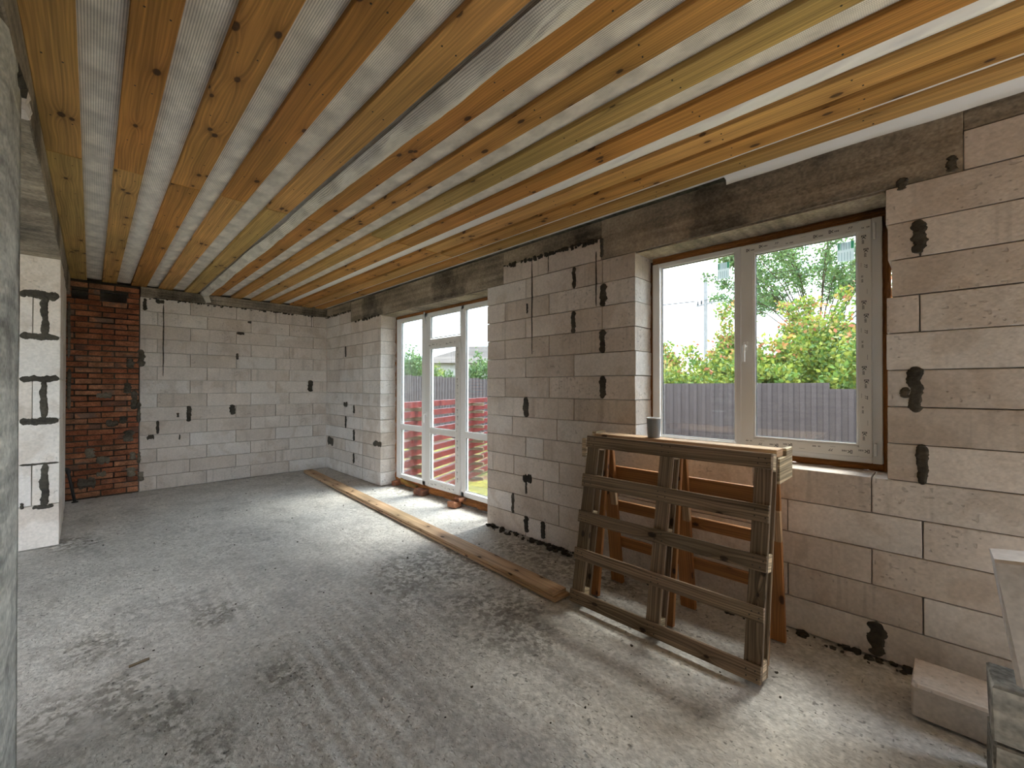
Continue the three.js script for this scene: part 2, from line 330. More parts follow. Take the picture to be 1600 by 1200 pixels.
const wallRight = structure('wall_right', 'pale aerated block wall holding the window and the glazed door', 'wall');
{
  const A = BZ, T = WOUT - WX;
  const pier = { 14: [-3.3, ...zs(856), -2.07], 13: zs(821.5, 896.9, 941.2), 12: zs(789, 857.9, 942.7), 11: zs(821.5, 897, 941), 10: zs(789, 857.9, 941.5), 9: zs(821.5, 896.9), 8: zs(789.5, 858, 941), 7: zs(822, 897), 6: zs(800.6, 870), 5: zs(821.6, 849), 4: zs(770, 802.9, 873.8), 3: zs(849), 2: zs(801.8, 873), 1: zs(822, 849) };
  const far = { 14: zs(530), 13: zs(548), 12: [], 11: zs(540.7), 10: [], 9: zs(531), 8: zs(541), 7: [], 6: zs(552.5), 5: zs(540), 4: zs(552.5), 3: zs(540), 2: zs(552.5), 1: zs(540) };
  const right = { 14: [], 13: [], 12: zs(1439), 11: [], 10: zs(1437.5), 9: [], 8: zs(1433), 7: [], 6: zs(1442) };
  const low = { 5: zs(1361), 4: zs(1230, 1440.5), 3: zs(1361), 2: zs(1230, 1440.5), 1: zs(1367) };
  const col = zs(566.6)[0];
  const run = (from, to, step = 0.603) => { const l = []; for (let z = from; z < to - 0.1; z += step) l.push(z); return l; };
  for (let n = 1; n <= 14; n++) {
    const y0 = (n - 1) * COURSE, y1 = n * COURSE;
    courseOfBlocks(wallRight, 'z', WX, T, y0, y1, [A, ...far[n], ...(n < 14 ? [col, DOOR[0] + (n > 4 ? rr(-0.015, 0.012) : 0)] : [-7.06])]);
    if (n === 14) { courseOfBlocks(wallRight, 'z', WX, T, y0, y1 - 0.01, pier[14]); courseOfBlocks(wallRight, 'z', WX, T, y0, y1, [0.075, ...run(0.68, NEARZ), NEARZ]); continue; }
    if (n <= 5) {
      const first = low[n][0], last = low[n].at(-1), back = [];
      for (let z = first - 0.603; z > pier[n].at(-1) + 0.15; z -= 0.603) back.unshift(z);
      courseOfBlocks(wallRight, 'z', WX, T, y0, y1, [DOOR[1] + rr(-0.004, 0.004), ...pier[n], ...back, ...low[n], ...run(last + 0.603, W2[0]), W2[0]]);
    } else {
      courseOfBlocks(wallRight, 'z', WX, T, y0, y1, [DOOR[1] + rr(-0.005, 0.005), ...pier[n], WIN[0] + rr(-0.005, 0.005)]);
      const start = WIN[1] + (n === 11 ? 0.022 : n === 12 ? 0.006 : rr(-0.003, 0.003)), seg = right[n].length ? right[n][0] : 0.31;
      courseOfBlocks(wallRight, 'z', WX, T, y0, y1, [start, ...(n <= 12 && n > 5 ? [...right[n], ...(right[n].length ? [seg + 0.603] : [seg]), W2[0]] : [0.41, W2[0]])]);
    }
  }
  // mortar bed behind the joints
  const e = 0.03, X0 = WX + e, X1 = WOUT - e, q = [];
  q.push(span(X0, -0.1, A, X1, 2.79, DOOR[0] - 0.03, 0), span(X0, -0.1, DOOR[1] + e, X1, 2.79, WIN[0] - e, 0), span(X0, -0.1, WIN[0] - e, X1, 1 - e, WIN[1] + e, 0),
    span(X0, -0.1, WIN[1] + 0.03, X1, 2.79, W2[0] - e, 0), span(X0, -0.1, W2[1], X1, 2.79, NEARZ, 0));
  part('mortar_bed', merge(q), M.joint, wallRight);
  // poured beams over the openings and the ring beam above
  const b = [span(WX + 0.004, 2.6, -7.06, WOUT, CEIL, -3.3, 0.004, false, 0.3, 0.1), span(WX + 0.002, 2.6, -2.07, WOUT, CEIL, 0.075, 0.004, false, 1.2, 0.4), span(WX + 0.006, 2.6, 0.95, WOUT, CEIL, NEARZ, 0.004, false, 0.1, 0.7),
    span(WX - 0.006, 2.803, BZ, WOUT, CEIL, -7.06, 0.004), span(WX + 0.002, 2.793, -3.3, WOUT, CEIL, -2.07, 0.004, false, 0.6, 0.6), span(WX + 0.004, 2.803, 0.075, WOUT, CEIL, NEARZ, 0.004, false, 0.2, 0.2)];
  part('concrete_beam', merge(b), M.concrete, wallRight, 'grey poured concrete beam over the openings');
  part('lintel_soffit', merge([span(WX + 0.01, 2.585, WIN[0] + 0.002, WOUT - 0.02, 2.602, WIN[1] - 0.002, 0.003), span(WX + 0.01, 2.585, DOOR[0] + 0.002, WOUT - 0.02, 2.602, DOOR[1] - 0.002, 0.003)]), M.concrete, wallRight, 'pale board-marked underside of the beam');
}

const wallFar = structure('wall_far', 'pale aerated block wall with a brick chimney breast at one end', 'wall');
const BRX = 0.493;
{
  const x1s = [245.5, 323.5, 392, 452].map((u) => onZ(u, 600)[0]), x2s = [297, 369, 431, 489].map((u) => onZ(u, 600)[0]);
  for (let n = 1; n <= 14; n++) courseOfBlocks(wallFar, 'x', BZ, 0.3, (n - 1) * COURSE, n * COURSE, [BRX, ...(n % 2 ? x1s : x2s), WX + 0.01], 0.002);
  part('mortar_bed', span(BRX, -0.1, BZ - 0.29, WOUT, 2.79, BZ - 0.03, 0), M.joint, wallFar);
  part('concrete_beam', merge([span(BRX + 0.005, 2.803, BZ - 0.3, WX + 0.02, CEIL, BZ + 0.02, 0.004), span(BRX + 0.005, 2.86, BZ, WX + 0.02, CEIL, BZ + 0.045, 0.006)]), M.concrete, wallFar, 'grey poured concrete beam along the top of the block wall');
  part('outer_leaf', merge([span(-5.2, -0.4, BZ - 0.9, 3.53, 3.3, BZ - 0.6, 0), span(BRX, -0.4, BZ - 0.6, 3.53, 3.3, BZ - 0.3, 0), span(-0.75, -0.4, BZ - 0.6, -0.62, 3.0, BZ - 0.02, 0)]), M.blocks[1], wallFar);
  // the chimney breast: bricks one by one, two flue openings near the top
  const chim = new THREE.Group(); chim.name = 'chimney_breast'; chim.userData.label = 'red brick chimney breast with two square flue openings'; wallFar.add(chim);
  const CL = -0.62, holes = [[-0.192, -0.041], [0.082, 0.35]], hy = [2.672, 2.806], ph = 0.0765, BL = 0.262;
  const rows = Math.floor((CEIL - 0.012) / ph);
  for (let r = 0; r < rows; r++) {
    const y0 = 0.006 + r * ph, yc = y0 + ph / 2, list = [];
    let x = BRX - 0.004 - (r % 2 ? 0 : -0.0) ;
    let first = r % 2 ? BL : 0.128;
    while (x > CL) { list.push([Math.max(x - first, CL), x]); x -= first; first = BL; }
    for (let [a, b] of list) {
      let pieces = [[a, b]];
      if (yc > hy[0] - 0.01 && yc < hy[1] + 0.01) for (const [h0, h1] of holes) pieces = pieces.flatMap(([p, q]) => (q <= h0 || p >= h1 ? [[p, q]] : [[p, h0], [h1, q]].filter(([s, t]) => t - s > 0.03)));
      for (const [p, q] of pieces) {
        const w = q - p - rr(0.009, 0.016), hh = ph - rr(0.012, 0.018); if (w < 0.02) continue;
        const m = part('brick', cbox(w, hh, 0.10, 0.004, rr(0, 1), rr(0, 1), false, 0.007, Math.floor(rnd() * 1e6)), pick(M.bricks), chim);
        m.position.set((p + q) / 2, yc + rr(-0.002, 0.002), BZ - 0.05 + rr(-0.005, 0.005)); m.rotation.z = rr(-0.008, 0.008);
      }
    }
  }
  const q = [span(CL, -0.05, BZ - 0.10, BRX - 0.006, hy[0] - 0.004, BZ - 0.016, 0), span(CL, hy[1], BZ - 0.10, BRX - 0.006, CEIL, BZ - 0.016, 0), span(CL, hy[0] - 0.004, BZ - 0.10, holes[0][0], hy[1], BZ - 0.016, 0), span(holes[0][1], hy[0] - 0.004, BZ - 0.10, holes[1][0], hy[1], BZ - 0.016, 0), span(holes[1][1], hy[0] - 0.004, BZ - 0.10, BRX - 0.006, hy[1], BZ - 0.016, 0)];
  part('mortar_bed', merge(q), M.mortar, wallFar);
}

// ---------------------------------------------------------------- left wall: far pier, beam over the wide opening, near pier
const wallLeft = structure('wall_left', 'left block wall with a wide opening under a concrete beam', 'wall');
{
  const PF = -5.92, XR = -0.21, XB = -0.245, XL = -0.62, ys = [0, 0.40, 0.785, 1.195, 1.575, 1.975, 2.36, 2.72];
  for (let i = 0; i < 7; i++) {
    const splits = i % 2 ? [XL, XL + 0.232, XR] : [XL, XR];
    for (let j = 0; j + 1 < splits.length; j++) {
      const a = splits[j], b = splits[j + 1], h = ys[i + 1] - ys[i] - GAP;
      const m = part('block', cbox(b - a - GAP, h, 0.60, 0.003, rr(0, 2), rr(0, 2), false, 0.002, i * 7 + j), M.blocks[[0, 4, 2][(i + j) % 3]], wallLeft);
      m.position.set((a + b) / 2, (ys[i] + ys[i + 1]) / 2, PF - 0.3);
    }
    const off = i % 2 ? 0.3 : 0;
    for (let z = PF - 0.602; z > BZ + 0.02; z -= 0.602) {
      const z1 = Math.max(z - 0.6, BZ + 0.005), t = (z - PF) / (BZ - PF);
      const m = part('block', cbox(0.4, ys[i + 1] - ys[i] - GAP, z - z1, 0.003, rr(0, 2), rr(0, 2)), pick(M.blocks), wallLeft);
      m.position.set(lerp(XR, XB, t) - 0.2, (ys[i] + ys[i + 1]) / 2, (z + z1) / 2);
    }
  }
  part('mortar_bed', span(XL + 0.02, 0, BZ, XB - 0.03, 2.72, PF - 0.03, 0), M.joint, wallLeft);
  part('concrete_beam', merge([span(-0.62, 2.72, BZ, LX, CEIL + 0.02, NEARZ, 0.006, false, 0.4, 0.2)]), M.concrete, wallLeft, 'rough concrete beam spanning the opening');
  part('near_pier', span(-0.62, -0.02, -2.57, LX - 0.02, 2.72, NEARZ, 0.004), M.concrete, wallLeft);
  // plaster along the end of the near pier, its edges uneven
  const pos = [], uv = [], idx = [], ny = 60, nx = 6;
  for (let j = 0; j <= ny; j++) for (let i = 0; i <= nx; i++) {
    const y = 2.72 * j / ny, e = 0.03 * (fbm(y * 3, 7, BIG, BIG, 131, 3) - 0.5), z = lerp(-2.14 + 3 * e, -2.594 + 0.6 * e, i / nx);
    pos.push(LX + (i === 0 ? -0.022 : 0.004 * (fbm(y * 4, z * 9 + 50, BIG, BIG, 132, 3) - 0.5)), y, z); uv.push(z, y);
  }
  for (let j = 0; j <= ny; j++) { pos.push(-0.62, 2.72 * j / ny, -2.59); uv.push(-2.4, 2.72 * j / ny); }
  for (let j = 0; j < ny; j++) {
    for (let i = 0; i < nx; i++) { const a = j * (nx + 1) + i, b = a + nx + 1; idx.push(a, b, a + 1, a + 1, b, b + 1); }
    const r = j * (nx + 1) + nx, s = (ny + 1) * (nx + 1) + j; idx.push(r, r + nx + 1, s, s, r + nx + 1, s + 1);
  }
  const g = new THREE.BufferGeometry(); g.setAttribute('position', new THREE.Float32BufferAttribute(pos, 3)); g.setAttribute('uv', new THREE.Float32BufferAttribute(uv, 2)); g.setIndex(idx); g.computeVertexNormals();
  M.plaster.side = THREE.DoubleSide;
  part('plaster_edge', g, M.plaster, wallLeft, 'pale grey plaster on the end of the near pier');
  // block pieces and mortar packed under the beam at the near pier
  const p1 = part('block_piece', cbox(0.16, 0.045, 0.13, 0.006, 0, 0, false, 0.02, 5), M.blocks[3], wallLeft); p1.position.set(LX - 0.07, 2.705, -2.66);
  const p2 = part('block_piece', cbox(0.14, 0.04, 0.12, 0.006, 0.5, 0, false, 0.02, 6), M.blocks[1], wallLeft); p2.position.set(LX - 0.065, 2.708, -2.80);
  const p3 = part('mortar_lump', cbox(0.18, 0.08, 0.14, 0.02, 0.5, 0, false, 0.05, 8), M.mortar, wallLeft); p3.position.set(LX - 0.08, 2.70, -2.53);
}

// ---------------------------------------------------------------- the rest of the shell, behind and beside the photographer
{
  const near = structure('wall_near', 'block wall behind the photographer with a wide doorway', 'wall');
  part('masonry', merge([span(-5.2, -0.4, NEARZ, -4.6, 3.3, NEARZ + 0.4, 0), span(-0.9, -0.4, NEARZ, 3.53, 3.3, NEARZ + 0.4, 0), span(-5.2, 2.72, NEARZ, 3.53, 3.3, NEARZ + 0.4, 0), span(-5.2, -0.4, NEARZ, 3.53, 0, NEARZ + 0.4, 0)]), M.blocks[0], near);
  const side = structure('wall_side', 'outer block wall of the side room with a window opening', 'wall');
  part('masonry', merge([span(-5.2, -0.4, BZ - 0.9, -4.8, 3.3, -3.0, 0), span(-5.2, 2.72, -3.0, -4.8, 3.3, NEARZ, 0), span(-5.2, -0.4, -3.0, -4.8, 0, NEARZ, 0), span(-5.2, 0, 0.5, -4.8, 2.72, 0.9, 0)]), M.blocks[0], side);
}

// ---------------------------------------------------------------- ceiling boards, film and netting
const ceiling = structure('ceiling', 'ceiling of amber boards over woven insulation film', 'ceiling');
const BOARDS = [[-0.205, -0.05], [0.097, 0.243], [0.392, 0.56], [0.693, 0.85], [1.0, 1.155], [1.30, 1.45], [1.595, 1.738], [1.885, 2.033], [2.172, 2.336], [2.485, 2.638], [2.684, 2.84], [2.917, 3.05]];
{
  const nearTone = [0, 1, 2, 1, 4, 1, 2, 3, 1, 4, 2, 0], farTone = [3, 0, 1, 4, 3, 1, 2, 0, 2, 1, 4, 2];
  BOARDS.forEach(([a, b], i) => {
    const k = (n) => ((i * 5 + n * 3) % 4) * 0.15 + 0.075;
    const mk = (z0, z1, m, n) => {
      const g = cbox(b - a, 0.034, z1 - z0, 0.0025, rr(0, 4), k(n), true); const o = part('board', g, m, ceiling);
      o.position.set((a + b) / 2, CEIL + 0.017 + rr(-0.001, 0.001), (z0 + z1) / 2); return o;
    };
    const j = -3.82 + rr(-0.012, 0.012);
    mk(BZ + 0.01, j - 0.006, M.ceilWood[farTone[i]], 0); mk(j + 0.004, NEARZ, M.ceilWood[nearTone[i]], 1);
    // nail heads
    const nails = [];
    for (let z = -7.6; z < 1.5; z += 0.61) for (const s of [0.28, 0.74]) { const c = new THREE.CylinderGeometry(0.0042, 0.0042, 0.003, 6); c.translate(lerp(a, b, s) + rr(-0.01, 0.01), CEIL - 0.0005, z + rr(-0.03, 0.03)); nails.push(c); }
    const nl = part('nail_heads', merge(nails), M.nail, ceiling); nl.userData.kind = 'stuff';
  });
  // film between the boards, hanging a little slack
  const sheet = (name, x0, x1, z0, z1, y, sag, m, label, seed) => {
    const nz = Math.ceil((z1 - z0) / 0.06), nx = 8, pos = [], uv = [], idx = [];
    for (let j = 0; j <= nz; j++) for (let i = 0; i <= nx; i++) {
      const x = lerp(x0, x1, i / nx), z = lerp(z0, z1, j / nz), s = Math.sin(Math.PI * i / nx);
      pos.push(x, y - sag * s * (0.4 + 1.2 * fbm(z * 1.6 + seed, x * 3 + 9, BIG, BIG, 141 + seed, 3)) - 0.003 * fbm(z * 14 + 60, x * 20 + 7, BIG, BIG, 142, 2), z); uv.push(x, z + 20);
    }
    for (let j = 0; j < nz; j++) for (let i = 0; i < nx; i++) { const a = j * (nx + 1) + i, b = a + nx + 1; idx.push(a, a + 1, b, b, a + 1, b + 1); }
    const g = new THREE.BufferGeometry(); g.setAttribute('position', new THREE.Float32BufferAttribute(pos, 3)); g.setAttribute('uv', new THREE.Float32BufferAttribute(uv, 2)); g.setIndex(idx); g.computeVertexNormals();
    return part(name, g, m, ceiling, label);
  };
  for (let i = 0; i + 1 < BOARDS.length; i++) {
    const a = BOARDS[i][1] - 0.02, b = BOARDS[i + 1][0] + 0.02;
    const white = i >= 8;
    sheet(white ? 'white_film' : 'woven_film', a, b, BZ + 0.01, NEARZ, CEIL + 0.036, white ? 0.004 : 0.010, white ? M.film : M.net, undefined, i + 1);
  }
  sheet('white_film', 3.03, WX + 0.01, BZ + 0.01, NEARZ, CEIL + 0.030, 0.0, M.film, undefined, 30);
  // torn edge of woven film hanging in a crumpled strip
  const ribbon = (name, xc, w, z0, z1, y, amp, m, label, seed) => {
    const nz = Math.ceil((z1 - z0) / 0.03), nx = 12, pos = [], uv = [], idx = [];
    for (let j = 0; j <= nz; j++) {
      const z = lerp(z0, z1, j / nz), c = xc + 0.035 * (fbm(z * 1.1 + seed, 3, BIG, BIG, 151, 3) - 0.5), ww = w * (0.75 + 0.5 * fbm(z * 1.4 + 9, seed, BIG, BIG, 152, 2));
      for (let i = 0; i <= nx; i++) {
        const t = i / nx, x = c + (t - 0.5) * ww, b = Math.sin(Math.PI * t);
        pos.push(x + 0.006 * fbm(z * 9, t * 5, BIG, BIG, 153 + seed, 2), y - amp * b * (0.5 + fbm(z * 2.2, seed + 2, BIG, BIG, 154, 2)) - 0.034 * b * (fbm(z * 6 + t * 3, t * 4 + seed, BIG, BIG, 155, 3) - 0.5), z); uv.push(x, z + 20);
      }
    }
    for (let j = 0; j < nz; j++) for (let i = 0; i < nx; i++) { const a = j * (nx + 1) + i, b = a + nx + 1; idx.push(a, a + 1, b, b, a + 1, b + 1); }
    const g = new THREE.BufferGeometry(); g.setAttribute('position', new THREE.Float32BufferAttribute(pos, 3)); g.setAttribute('uv', new THREE.Float32BufferAttribute(uv, 2)); g.setIndex(idx); g.computeVertexNormals();
    return part(name, g, m, ceiling, label);
  };
  ribbon('crumpled_film', 1.243, 0.125, BZ + 0.02, 0.4, CEIL - 0.002, 0.036, M.weave, 'crumpled white film hanging between two boards', 3);
  ribbon('slack_film', 2.41, 0.13, -2.3, 1.2, CEIL + 0.03, 0.012, M.film, 'slack white film between two boards', 8);
  // flap at the far end
  const flap = part('film_flap', cbox(0.07, 0.14, 0.012, 0.004, 0, 0, false, 0.02, 3), M.weave, ceiling); flap.position.set(1.27, CEIL - 0.06, BZ + 0.058); flap.rotation.z = 0.3;
  // film turned down on the window wall
  const pos = [], uv = [], idx = []; const n = 90;
  for (let j = 0; j <= n; j++) {
    const z = lerp(-1.05, 3.98, j / n), d = 0.028 + 0.025 * fbm(z * 2 + 8, 5, BIG, BIG, 161, 3);
    pos.push(3.048, CEIL + 0.004, z, WX - 0.012 - 0.006 * fbm(z * 4, 2, BIG, BIG, 162, 2), CEIL - 0.004, z, WX - 0.006, CEIL - d, z); uv.push(0, z, 0.06, z, 0.1, z);
    if (j < n) { const a = j * 3; idx.push(a, a + 1, a + 3, a + 3, a + 1, a + 4, a + 1, a + 2, a + 4, a + 4, a + 2, a + 5); }
  }
  const g = new THREE.BufferGeometry(); g.setAttribute('position', new THREE.Float32BufferAttribute(pos, 3)); g.setAttribute('uv', new THREE.Float32BufferAttribute(uv, 2)); g.setIndex(idx); g.computeVertexNormals();
  part('film_edge', g, M.film, ceiling, 'white film turned down over the wall top');
  part('deck_above', span(-5.2, 3.0, BZ - 0.9, 3.75, 3.3, NEARZ + 0.5, 0), M.concrete, ceiling);
}

// ---------------------------------------------------------------- mortar smeared over joints (matter with its own ragged outline)
function smear(parent, plane, at, box, seed, m = M.mortar, t = 0.006, name = 'mortar_smear') {
  const [u0, v0, u1, v1] = box, r = mulberry(seed * 977 + 5);
  const f = plane === 'x' ? (u, v) => { const p = onX(u, v, at); return [p[2], p[1]]; } : (u, v) => { const p = onZ(u, v, at); return [p[0], p[1]]; };
  const A = f(u0, (v0 + v1) / 2)[0], B = f(u1, (v0 + v1) / 2)[0], T = f((u0 + u1) / 2, v0)[1], Bo = f((u0 + u1) / 2, v1)[1];
  const cx = (A + B) / 2, cy = (T + Bo) / 2, w = Math.abs(B - A) / 2, h = Math.abs(T - Bo) / 2;
  const N = 44, rows = [], off = r() * 50, wide = w > h, S = wide ? w : h, Q = wide ? h : w;
  for (let i = 0; i <= N; i++) {
    const y = lerp(-1, 1, i / N), e = Math.min(1, Math.sqrt(Math.max(0, 1 - y * y)) * 1.6 + 0.02);
    const l = e * (0.55 + 0.9 * (fbm(y * 3 + off, 1, BIG, BIG, 171 + seed, 4, 0.6) - 0.28)), q = e * (0.55 + 0.9 * (fbm(y * 3 + off, 9, BIG, BIG, 172 + seed, 4, 0.6) - 0.28));
    rows.push([(wide ? cy : cx) - clamp(l, 0.05, 1.15) * Q, (wide ? cy : cx) + clamp(q, 0.05, 1.15) * Q, (wide ? cx : cy) + y * S]);
  }
  const pos = [], uv = [], idx = [], nx = 6;
  for (let i = 0; i <= N; i++) for (let j = 0; j <= nx; j++) {
    const s = j / nx, pa = lerp(rows[i][0], rows[i][1], s), pb = rows[i][2], x = wide ? pb : pa, yy = wide ? pa : pb, edge = j === 0 || j === nx || i === 0 || i === N;
    const out = edge ? -0.003 : t * (0.5 + fbm(x * 60 + 90, yy * 60 + 20, BIG, BIG, 173, 2));
    if (plane === 'x') pos.push(at - out, yy, x); else pos.push(x, yy, at + out);
    uv.push(x, yy);
  }
  for (let i = 0; i < N; i++) for (let j = 0; j < nx; j++) { const a = i * (nx + 1) + j, b = a + nx + 1; if (plane === 'x') idx.push(a, a + 1, b, b, a + 1, b + 1); else idx.push(a, a + 1, b, b, a + 1, b + 1); }
  const g = new THREE.BufferGeometry(); g.setAttribute('position', new THREE.Float32BufferAttribute(pos, 3)); g.setAttribute('uv', new THREE.Float32BufferAttribute(uv, 2)); g.setIndex(idx); g.computeVertexNormals();
  m.side = THREE.DoubleSide;
  return part(name, g, m, parent);
}
[[893, 417, 901, 451], [935, 443, 950, 479], [891, 486, 901, 521], [935, 515, 949, 552], [934, 587, 949, 623], [816, 620, 828, 652], [817, 739, 831, 757], [798, 770, 805, 802], [817, 806, 828, 832], [844, 815, 853, 842],
  [1419, 343, 1453, 396], [1414, 572, 1447, 645], [1428, 694, 1453, 758], [1352, 972, 1391, 1026], [1405, 605, 1425, 622], [820, 752, 824, 772],
  [538.5, 541, 542, 558], [551, 633, 555, 646], [538.5, 650, 542, 669], [551, 671, 555, 689], [512, 680, 521, 698], [551, 708, 554.5, 724], [537, 627, 543, 637], [583, 688, 596, 699],
  [1475, 243, 1500, 268], [1398, 278, 1420, 297], [822, 474, 825.5, 490], [936, 372, 944, 402]].forEach((b, i) => smear(wallRight, 'x', WX, b, i + 1));
[[289, 634, 301, 659], [357, 632, 369, 648], [243, 657, 250, 678], [229, 679, 241, 688], [275, 645, 281, 652], [279, 679, 282.5, 687], [368, 552, 374, 562], [243, 466, 257, 476], [213, 546, 228, 573], [212, 628, 221, 661], [213, 706, 221, 724], [213, 737, 227, 752], [387, 501, 393, 506], [370, 518, 382, 524], [480, 594, 490, 612], [222, 466, 231, 485]].forEach((b, i) => smear(wallFar, 'z', BZ, b, i + 60, i > 7 && i < 12 ? M.mortarGrey : M.mortar));
[[203, 610, 216, 640], [150, 612, 175, 625], [165, 655, 185, 668], [192, 598, 207, 615], [190, 672, 212, 690], [150, 712, 172, 726], [195, 730, 213, 745], [120, 745, 150, 765], [185, 650, 200, 662], [104, 470, 111, 560], [104, 575, 112, 640], [130, 700, 150, 716], [196, 560, 212, 575], [110, 776, 214, 785], [150, 736, 166, 746], [200, 706, 214, 718]].forEach((b, i) => smear(wallFar, 'z', BZ + 0.006, b, i + 90, M.mortarGrey, 0.007));
[[30, 451, 93, 470], [61, 462, 79, 528], [30, 519, 93, 534], [30, 585, 93, 599], [60, 594, 77, 655], [30, 650, 92, 666], [59, 724, 79, 792], [30, 723, 92, 727], [50, 788, 84, 796], [30, 786, 38, 796]].forEach((b, i) => smear(wallLeft, 'z', -5.92, b, i + 120, M.mortar, 0.008));
// laitance that ran down from the beam, in thin vertical runs
[[830, 405, 832.5, 556], [930, 392, 933, 480], [856, 395, 857.5, 425]].forEach((b, i) => smear(wallRight, 'x', WX, b, i + 140, M.mortar, 0.003, 'mortar_run'));
[[253.5, 474, 257, 590], [486, 480, 487.5, 512], [225, 470, 226.2, 486]].forEach((b, i) => smear(wallFar, 'z', BZ, b, i + 150, M.mortar, 0.003, 'mortar_run'));
// squeezed mortar crumbs under the beams
for (const [z0, z1, y] of [[-3.3, -2.07, 2.79], [-8.1, -7.06, 2.8], [-6.9, -6.05, 2.6]]) {
  const l = [], n = Math.round((z1 - z0) / 0.02);
  for (let i = 0; i < n; i++) { const s = rr(0.012, 0.034), g = cbox(0.016, s, s * rr(0.7, 1.6), 0.004, 0, 0, false, 0.012, i); g.translate(WX + 0.002, y - rr(-0.004, 0.022), lerp(z0, z1, rnd())); l.push(g); }
  const o = part('mortar_crumbs', merge(l), M.mortar, wallRight); o.userData.kind = 'stuff';
}
{
  const l = [];
  for (let i = 0; i < 70; i++) { const s = rr(0.01, 0.022), g = cbox(s * rr(0.8, 2), s, 0.016, 0.004, 0, 0, false, 0.012, i); g.translate(rr(BRX + 0.05, WX), 2.80 - rr(-0.004, 0.022), BZ + 0.002); l.push(g); }
  const o = part('mortar_crumbs', merge(l), M.mortar, wallFar); o.userData.kind = 'stuff';
}

// mortar droppings left along the foot of the window wall
{
  const l = [];
  for (let i = 0; i < 260; i++) { const s = 0.006 + 0.026 * Math.pow(rnd(), 2), z = i % 4 ? rr(-3.5, -1.7) : rr(-1.7, 0.0), g = cbox(s * rr(0.8, 1.6), s * 0.8, s * rr(0.8, 2.0), s * 0.15, 0, 0, false, s * 0.5, i); g.rotateY(rr(0, 3)); g.translate(WX - 0.004 - 0.09 * Math.pow(rnd(), 2.2), s * 0.2 - 0.004, z); l.push(g); }
  const o = part('mortar_droppings', merge(l), M.mortar, wallRight); o.userData.kind = 'stuff';
}
// ---------------------------------------------------------------- window and glazed door
function printTexture(w, h, draw) {
  const c = document.createElement('canvas'); c.width = w; c.height = h; const x = c.getContext('2d'); draw(x, w, h);
  const t = new THREE.CanvasTexture(c); t.colorSpace = THREE.SRGBColorSpace; t.magFilter = THREE.LinearFilter; t.wrapS = THREE.RepeatWrapping; return t;
}
// printed protective film: bracketed K mark, KBE, 77, one repeat is 0.40 m by 0.055 m
const filmPrint = printTexture(1024, 140, (x, w, h) => {
  x.fillStyle = '#dedcd8'; x.fillRect(0, 0, w, h); x.fillStyle = '#15151a'; x.strokeStyle = '#15151a';
  const mark = (ox, oy) => { x.lineWidth = 9; x.beginPath(); x.moveTo(ox + 24, oy); x.lineTo(ox, oy); x.lineTo(ox, oy + 48); x.lineTo(ox + 24, oy + 48); x.stroke(); x.beginPath(); x.moveTo(ox + 20, oy + 8); x.lineTo(ox + 20, oy + 40); x.moveTo(ox + 54, oy + 2); x.lineTo(ox + 28, oy + 24); x.lineTo(ox + 54, oy + 46); x.stroke(); x.font = 'bold 36px sans-serif'; x.fillText('KBE', ox + 66, oy + 46); };
  mark(20, 56); mark(230, 30); x.font = 'bold 52px sans-serif'; x.save(); x.transform(1, 0, -0.3, 1, 0, 0); x.fillText('77', 490, 76); x.restore();
  x.font = 'bold 30px sans-serif'; x.fillText('SA', 640, 110); x.fillText('KBE', 700, 110); x.fillRect(440, 112, 70, 3); x.fillRect(860, 40, 80, 3);
});
M.print = mat({ map: filmPrint, roughness: 0.45 });
function strip(a, b, w, nrm, flip) { // a flat printed strip from a to b in the plane x = const, facing the room
  const A = new THREE.Vector3(...a), B = new THREE.Vector3(...b), L = A.distanceTo(B), d = B.clone().sub(A).normalize(), n = new THREE.Vector3(-1, 0, 0), s = new THREE.Vector3().crossVectors(n, d).multiplyScalar(w / 2);
  const p = [A.clone().sub(s), B.clone().sub(s), B.clone().add(s), A.clone().add(s)], g = new THREE.BufferGeometry();
  g.setAttribute('position', new THREE.Float32BufferAttribute([p[0], p[1], p[2], p[0], p[2], p[3]].flatMap((q) => [q.x, q.y, q.z]), 3));
  const k = L / 0.40; g.setAttribute('uv', new THREE.Float32BufferAttribute([0, 0, k, 0, k, 1, 0, 0, k, 1, 0, 1], 2)); g.computeVertexNormals(); return g;
}
// four members round a rectangle in the plane of the window; w = [left, right, bottom, top] widths, x0..x1 depth
function ring(z0, z1, y0, y1, w, x0, x1, k = 0.004) {
  const [l, r, b, t] = typeof w === 'number' ? [w, w, w, w] : w;
  return merge([span(x0, y0, z0, x1, y1, z0 + l, k), span(x0, y0, z1 - r, x1, y1, z1, k), span(x0, y0, z0 + l, x1, y0 + b, z1 - r, k), span(x0, y1 - t, z0 + l, x1, y1, z1 - r, k)]);
}
function pane(parent, z0, z1, y0, y1, x) { const g = new THREE.BoxGeometry(0.004, y1 - y0, z1 - z0); const m = part('glass_pane', g, M.glass, parent); m.position.set(x, (y0 + y1) / 2, (z0 + z1) / 2); return m; }
function bead(parent, z0, z1, y0, y1, x) { // sloped glazing bead and its dark gasket
  part('glazing_bead', ring(z0 - 0.004, z1 + 0.004, y0 - 0.004, y1 + 0.004, 0.012, x - 0.002, x + 0.014, 0.003), M.pvc, parent);
  part('gasket', ring(z0 + 0.006, z1 - 0.006, y0 + 0.006, y1 - 0.006, 0.005, x + 0.010, x + 0.022, 0.001), M.gasket, parent);
}
